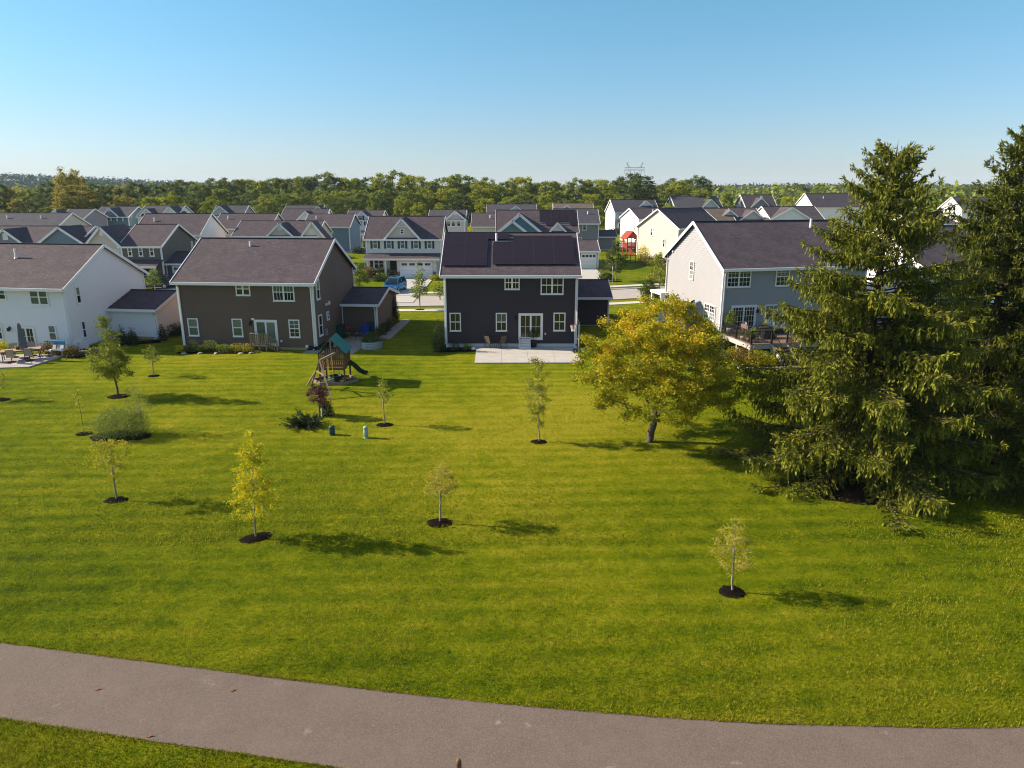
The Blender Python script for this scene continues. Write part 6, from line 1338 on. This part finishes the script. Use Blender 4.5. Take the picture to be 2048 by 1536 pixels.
for sg in (-1, 1): b = B(); b.bar((0, 0, 4.35), (sg * 1.35, 0, 2.95), 2.7, .07); b.obj('roof', rdw, t)
b = B(); b.poly((-1.1, -1.2, 3.1), (1.1, -1.2, 3.1), (0, -1.2, 4.2)); b.poly((-1.1, 1.2, 3.1), (1.1, 1.2, 3.1), (0, 1.2, 4.2)); b.obj('roof_gable', rdw, t)
b = B(); b.box(-.06, -.02, 0, .06, .02, .8); sm = b.mesh('slat', rdw)
for k in range(9): link('slat', sm, t, (-.76 + .19 * k, -.93, 1.5)); link('slat', sm, t, (-.93, -.76 + .19 * k, 1.5), R(90))
b = B(); b.bar((.9, 0, 2.9), (4.2, .6, 2.7), .14, .16); b.obj('swing_beam', rdw, t)
for y in (-.6, 1.8): b = B(); b.bar((4.2, .6, 2.75), (4.4, y, 0), .12, .12); b.obj('frame_leg', rdw, t)
b = B(); b.bar((-.5, -1, 1.4), (-.9, -3.1, .1), .5, .05); b.obj('slide', mat('red slide', (.42, .05, .03), .4), t)
t = thing('garden_fence', 'black metal fence across the pale lawn garden', 'fence', (0, 0, 0)); a, c = G(1250, 528), G(1291, 525.5)
for k in range(5): q = a.lerp(c, k / 4); b = B(); b.box(q.x - .05, q.y - .05, 0, q.x + .05, q.y + .05, 1.5); b.obj('post', black_metal, t)
for z in (.15, 1.35): b = B(); b.bar((a.x, a.y, z), (c.x, c.y, z), .04, .05); b.obj('rail', black_metal, t)
b = B(); b.box(-.012, -.012, .15, .012, .012, 1.42); pk_ = b.mesh('picket', black_metal)
for k in range(1, 28): q = a.lerp(c, k / 28); link('picket', pk_, t, (q.x, q.y, 0))
# pylon and wires
Yp = 520; a, c = onY(1249, 340, Yp), onY(1289.5, 340, Yp); pyl = mat('pylon steel', (.20, .24, .28), .6); t = thing('pylon', 'lattice electricity pylon standing above the wood', 'pylon', ((a.x + c.x) / 2, Yp, 0)); w = (c.x - a.x) / 2; zb = a.z
for z, h in ((zb, .35), (zb + 1.6, .25)): b = B(); b.bar((-w, 0, z), (w, 0, z), .35, h); b.obj('cross_arm', pyl, t)
b = B(); n = 12
for k in range(n): x0_, x1_ = -w + 2 * w * k / n, -w + 2 * w * (k + 1) / n; b.bar((x0_, 0, zb if k % 2 else zb + 1.6), (x1_, 0, zb + 1.6 if k % 2 else zb), .09, .09)
b.obj('lattice', pyl, t)
for sx in (-1, 1):
    b = B(); b.bar((sx * w * .62, 0, zb + 1.6), (sx * w * .80, 0, zb + 5.0), .30, .30); b.bar((sx * w * .45, 0, zb + 1.6), (sx * w * .80, 0, zb + 4.8), .18, .18); b.bar((sx * w * .80, 0, zb + 4.6), (sx * w * .66, 0, zb + 5.2), .2, .2); b.obj('earth_peak', pyl, t)
    for dx in (-.10, .10): b = B(); b.bar((sx * w * (.55 + dx), 0, zb), (sx * w * (.42 + 1.6 * dx), 0, 0), .3, .3); b.obj('leg', pyl, t)
for x in (-w, 0, w): b = B(); b.tube((x, 0, zb), (x, 0, zb - 2.6), .11, .11, 5); b.obj('insulator', pyl, t)
pole_m = mat('grey pole', (.35, .33, .30), .8)
def pole(label, px, ytop, Y): q = onY(px, ytop, Y); t = thing('utility_pole', label, 'utility pole', (q.x, Y, 0), 0, 'utility poles beyond the houses'); b = B(); b.tube((0, 0, 0), (0, 0, q.z), .18, .12, 8); b.obj('shaft', pole_m, t); b = B(); b.box(-1.2, -.06, q.z - .7, 1.2, .06, q.z - .55); b.obj('cross_arm', pole_m, t); return q
q0, q1, q2 = pole('grey utility pole at the left end of the wires', 1374, 367, 300), pole('white utility pole beside the long brown roof', 1686.5, 376, 330), pole('utility pole beyond the tallest spruce', 2100, 372, 380)
for k in range(5):
    b = B(); P_ = []
    for s0, s1 in ((q0, q1), (q1, q2)):
        for i in range(9): u = i / 8; v = s0.lerp(s1, u); v.z += -.4 - .55 * k - 2.4 * 4 * u * (1 - u) * .5; v.y += .4 * k; P_.append(v)
    b.chain(P_, [.045] * len(P_), 4); o = b.obj('power_wire', pole_m); tag(o, ('topmost', 'second', 'third', 'fourth', 'lowest')[k] + ' power wire strung between the utility poles', 'wire', 'power wires')

# thin evening haze over the whole country
hz = bpy.data.materials.new('haze'); hz.use_nodes = True; n = hz.node_tree.nodes; n.remove(n['Principled BSDF'])
pv = n.new('ShaderNodeVolumePrincipled'); pv.inputs['Color'].default_value = (.72, .86, 1.0, 1); pv.inputs['Density'].default_value = .00010; pv.inputs['Anisotropy'].default_value = 0.0
hz.node_tree.links.new(pv.outputs[0], n['Material Output'].inputs['Volume'])
b = B(); b.box(-6100, -460, -1.0, 6100, 6100, 75); o = b.obj('haze', hz); o['kind'] = 'stuff'; tag(o, 'thin bluish evening haze over the far woods', 'haze')
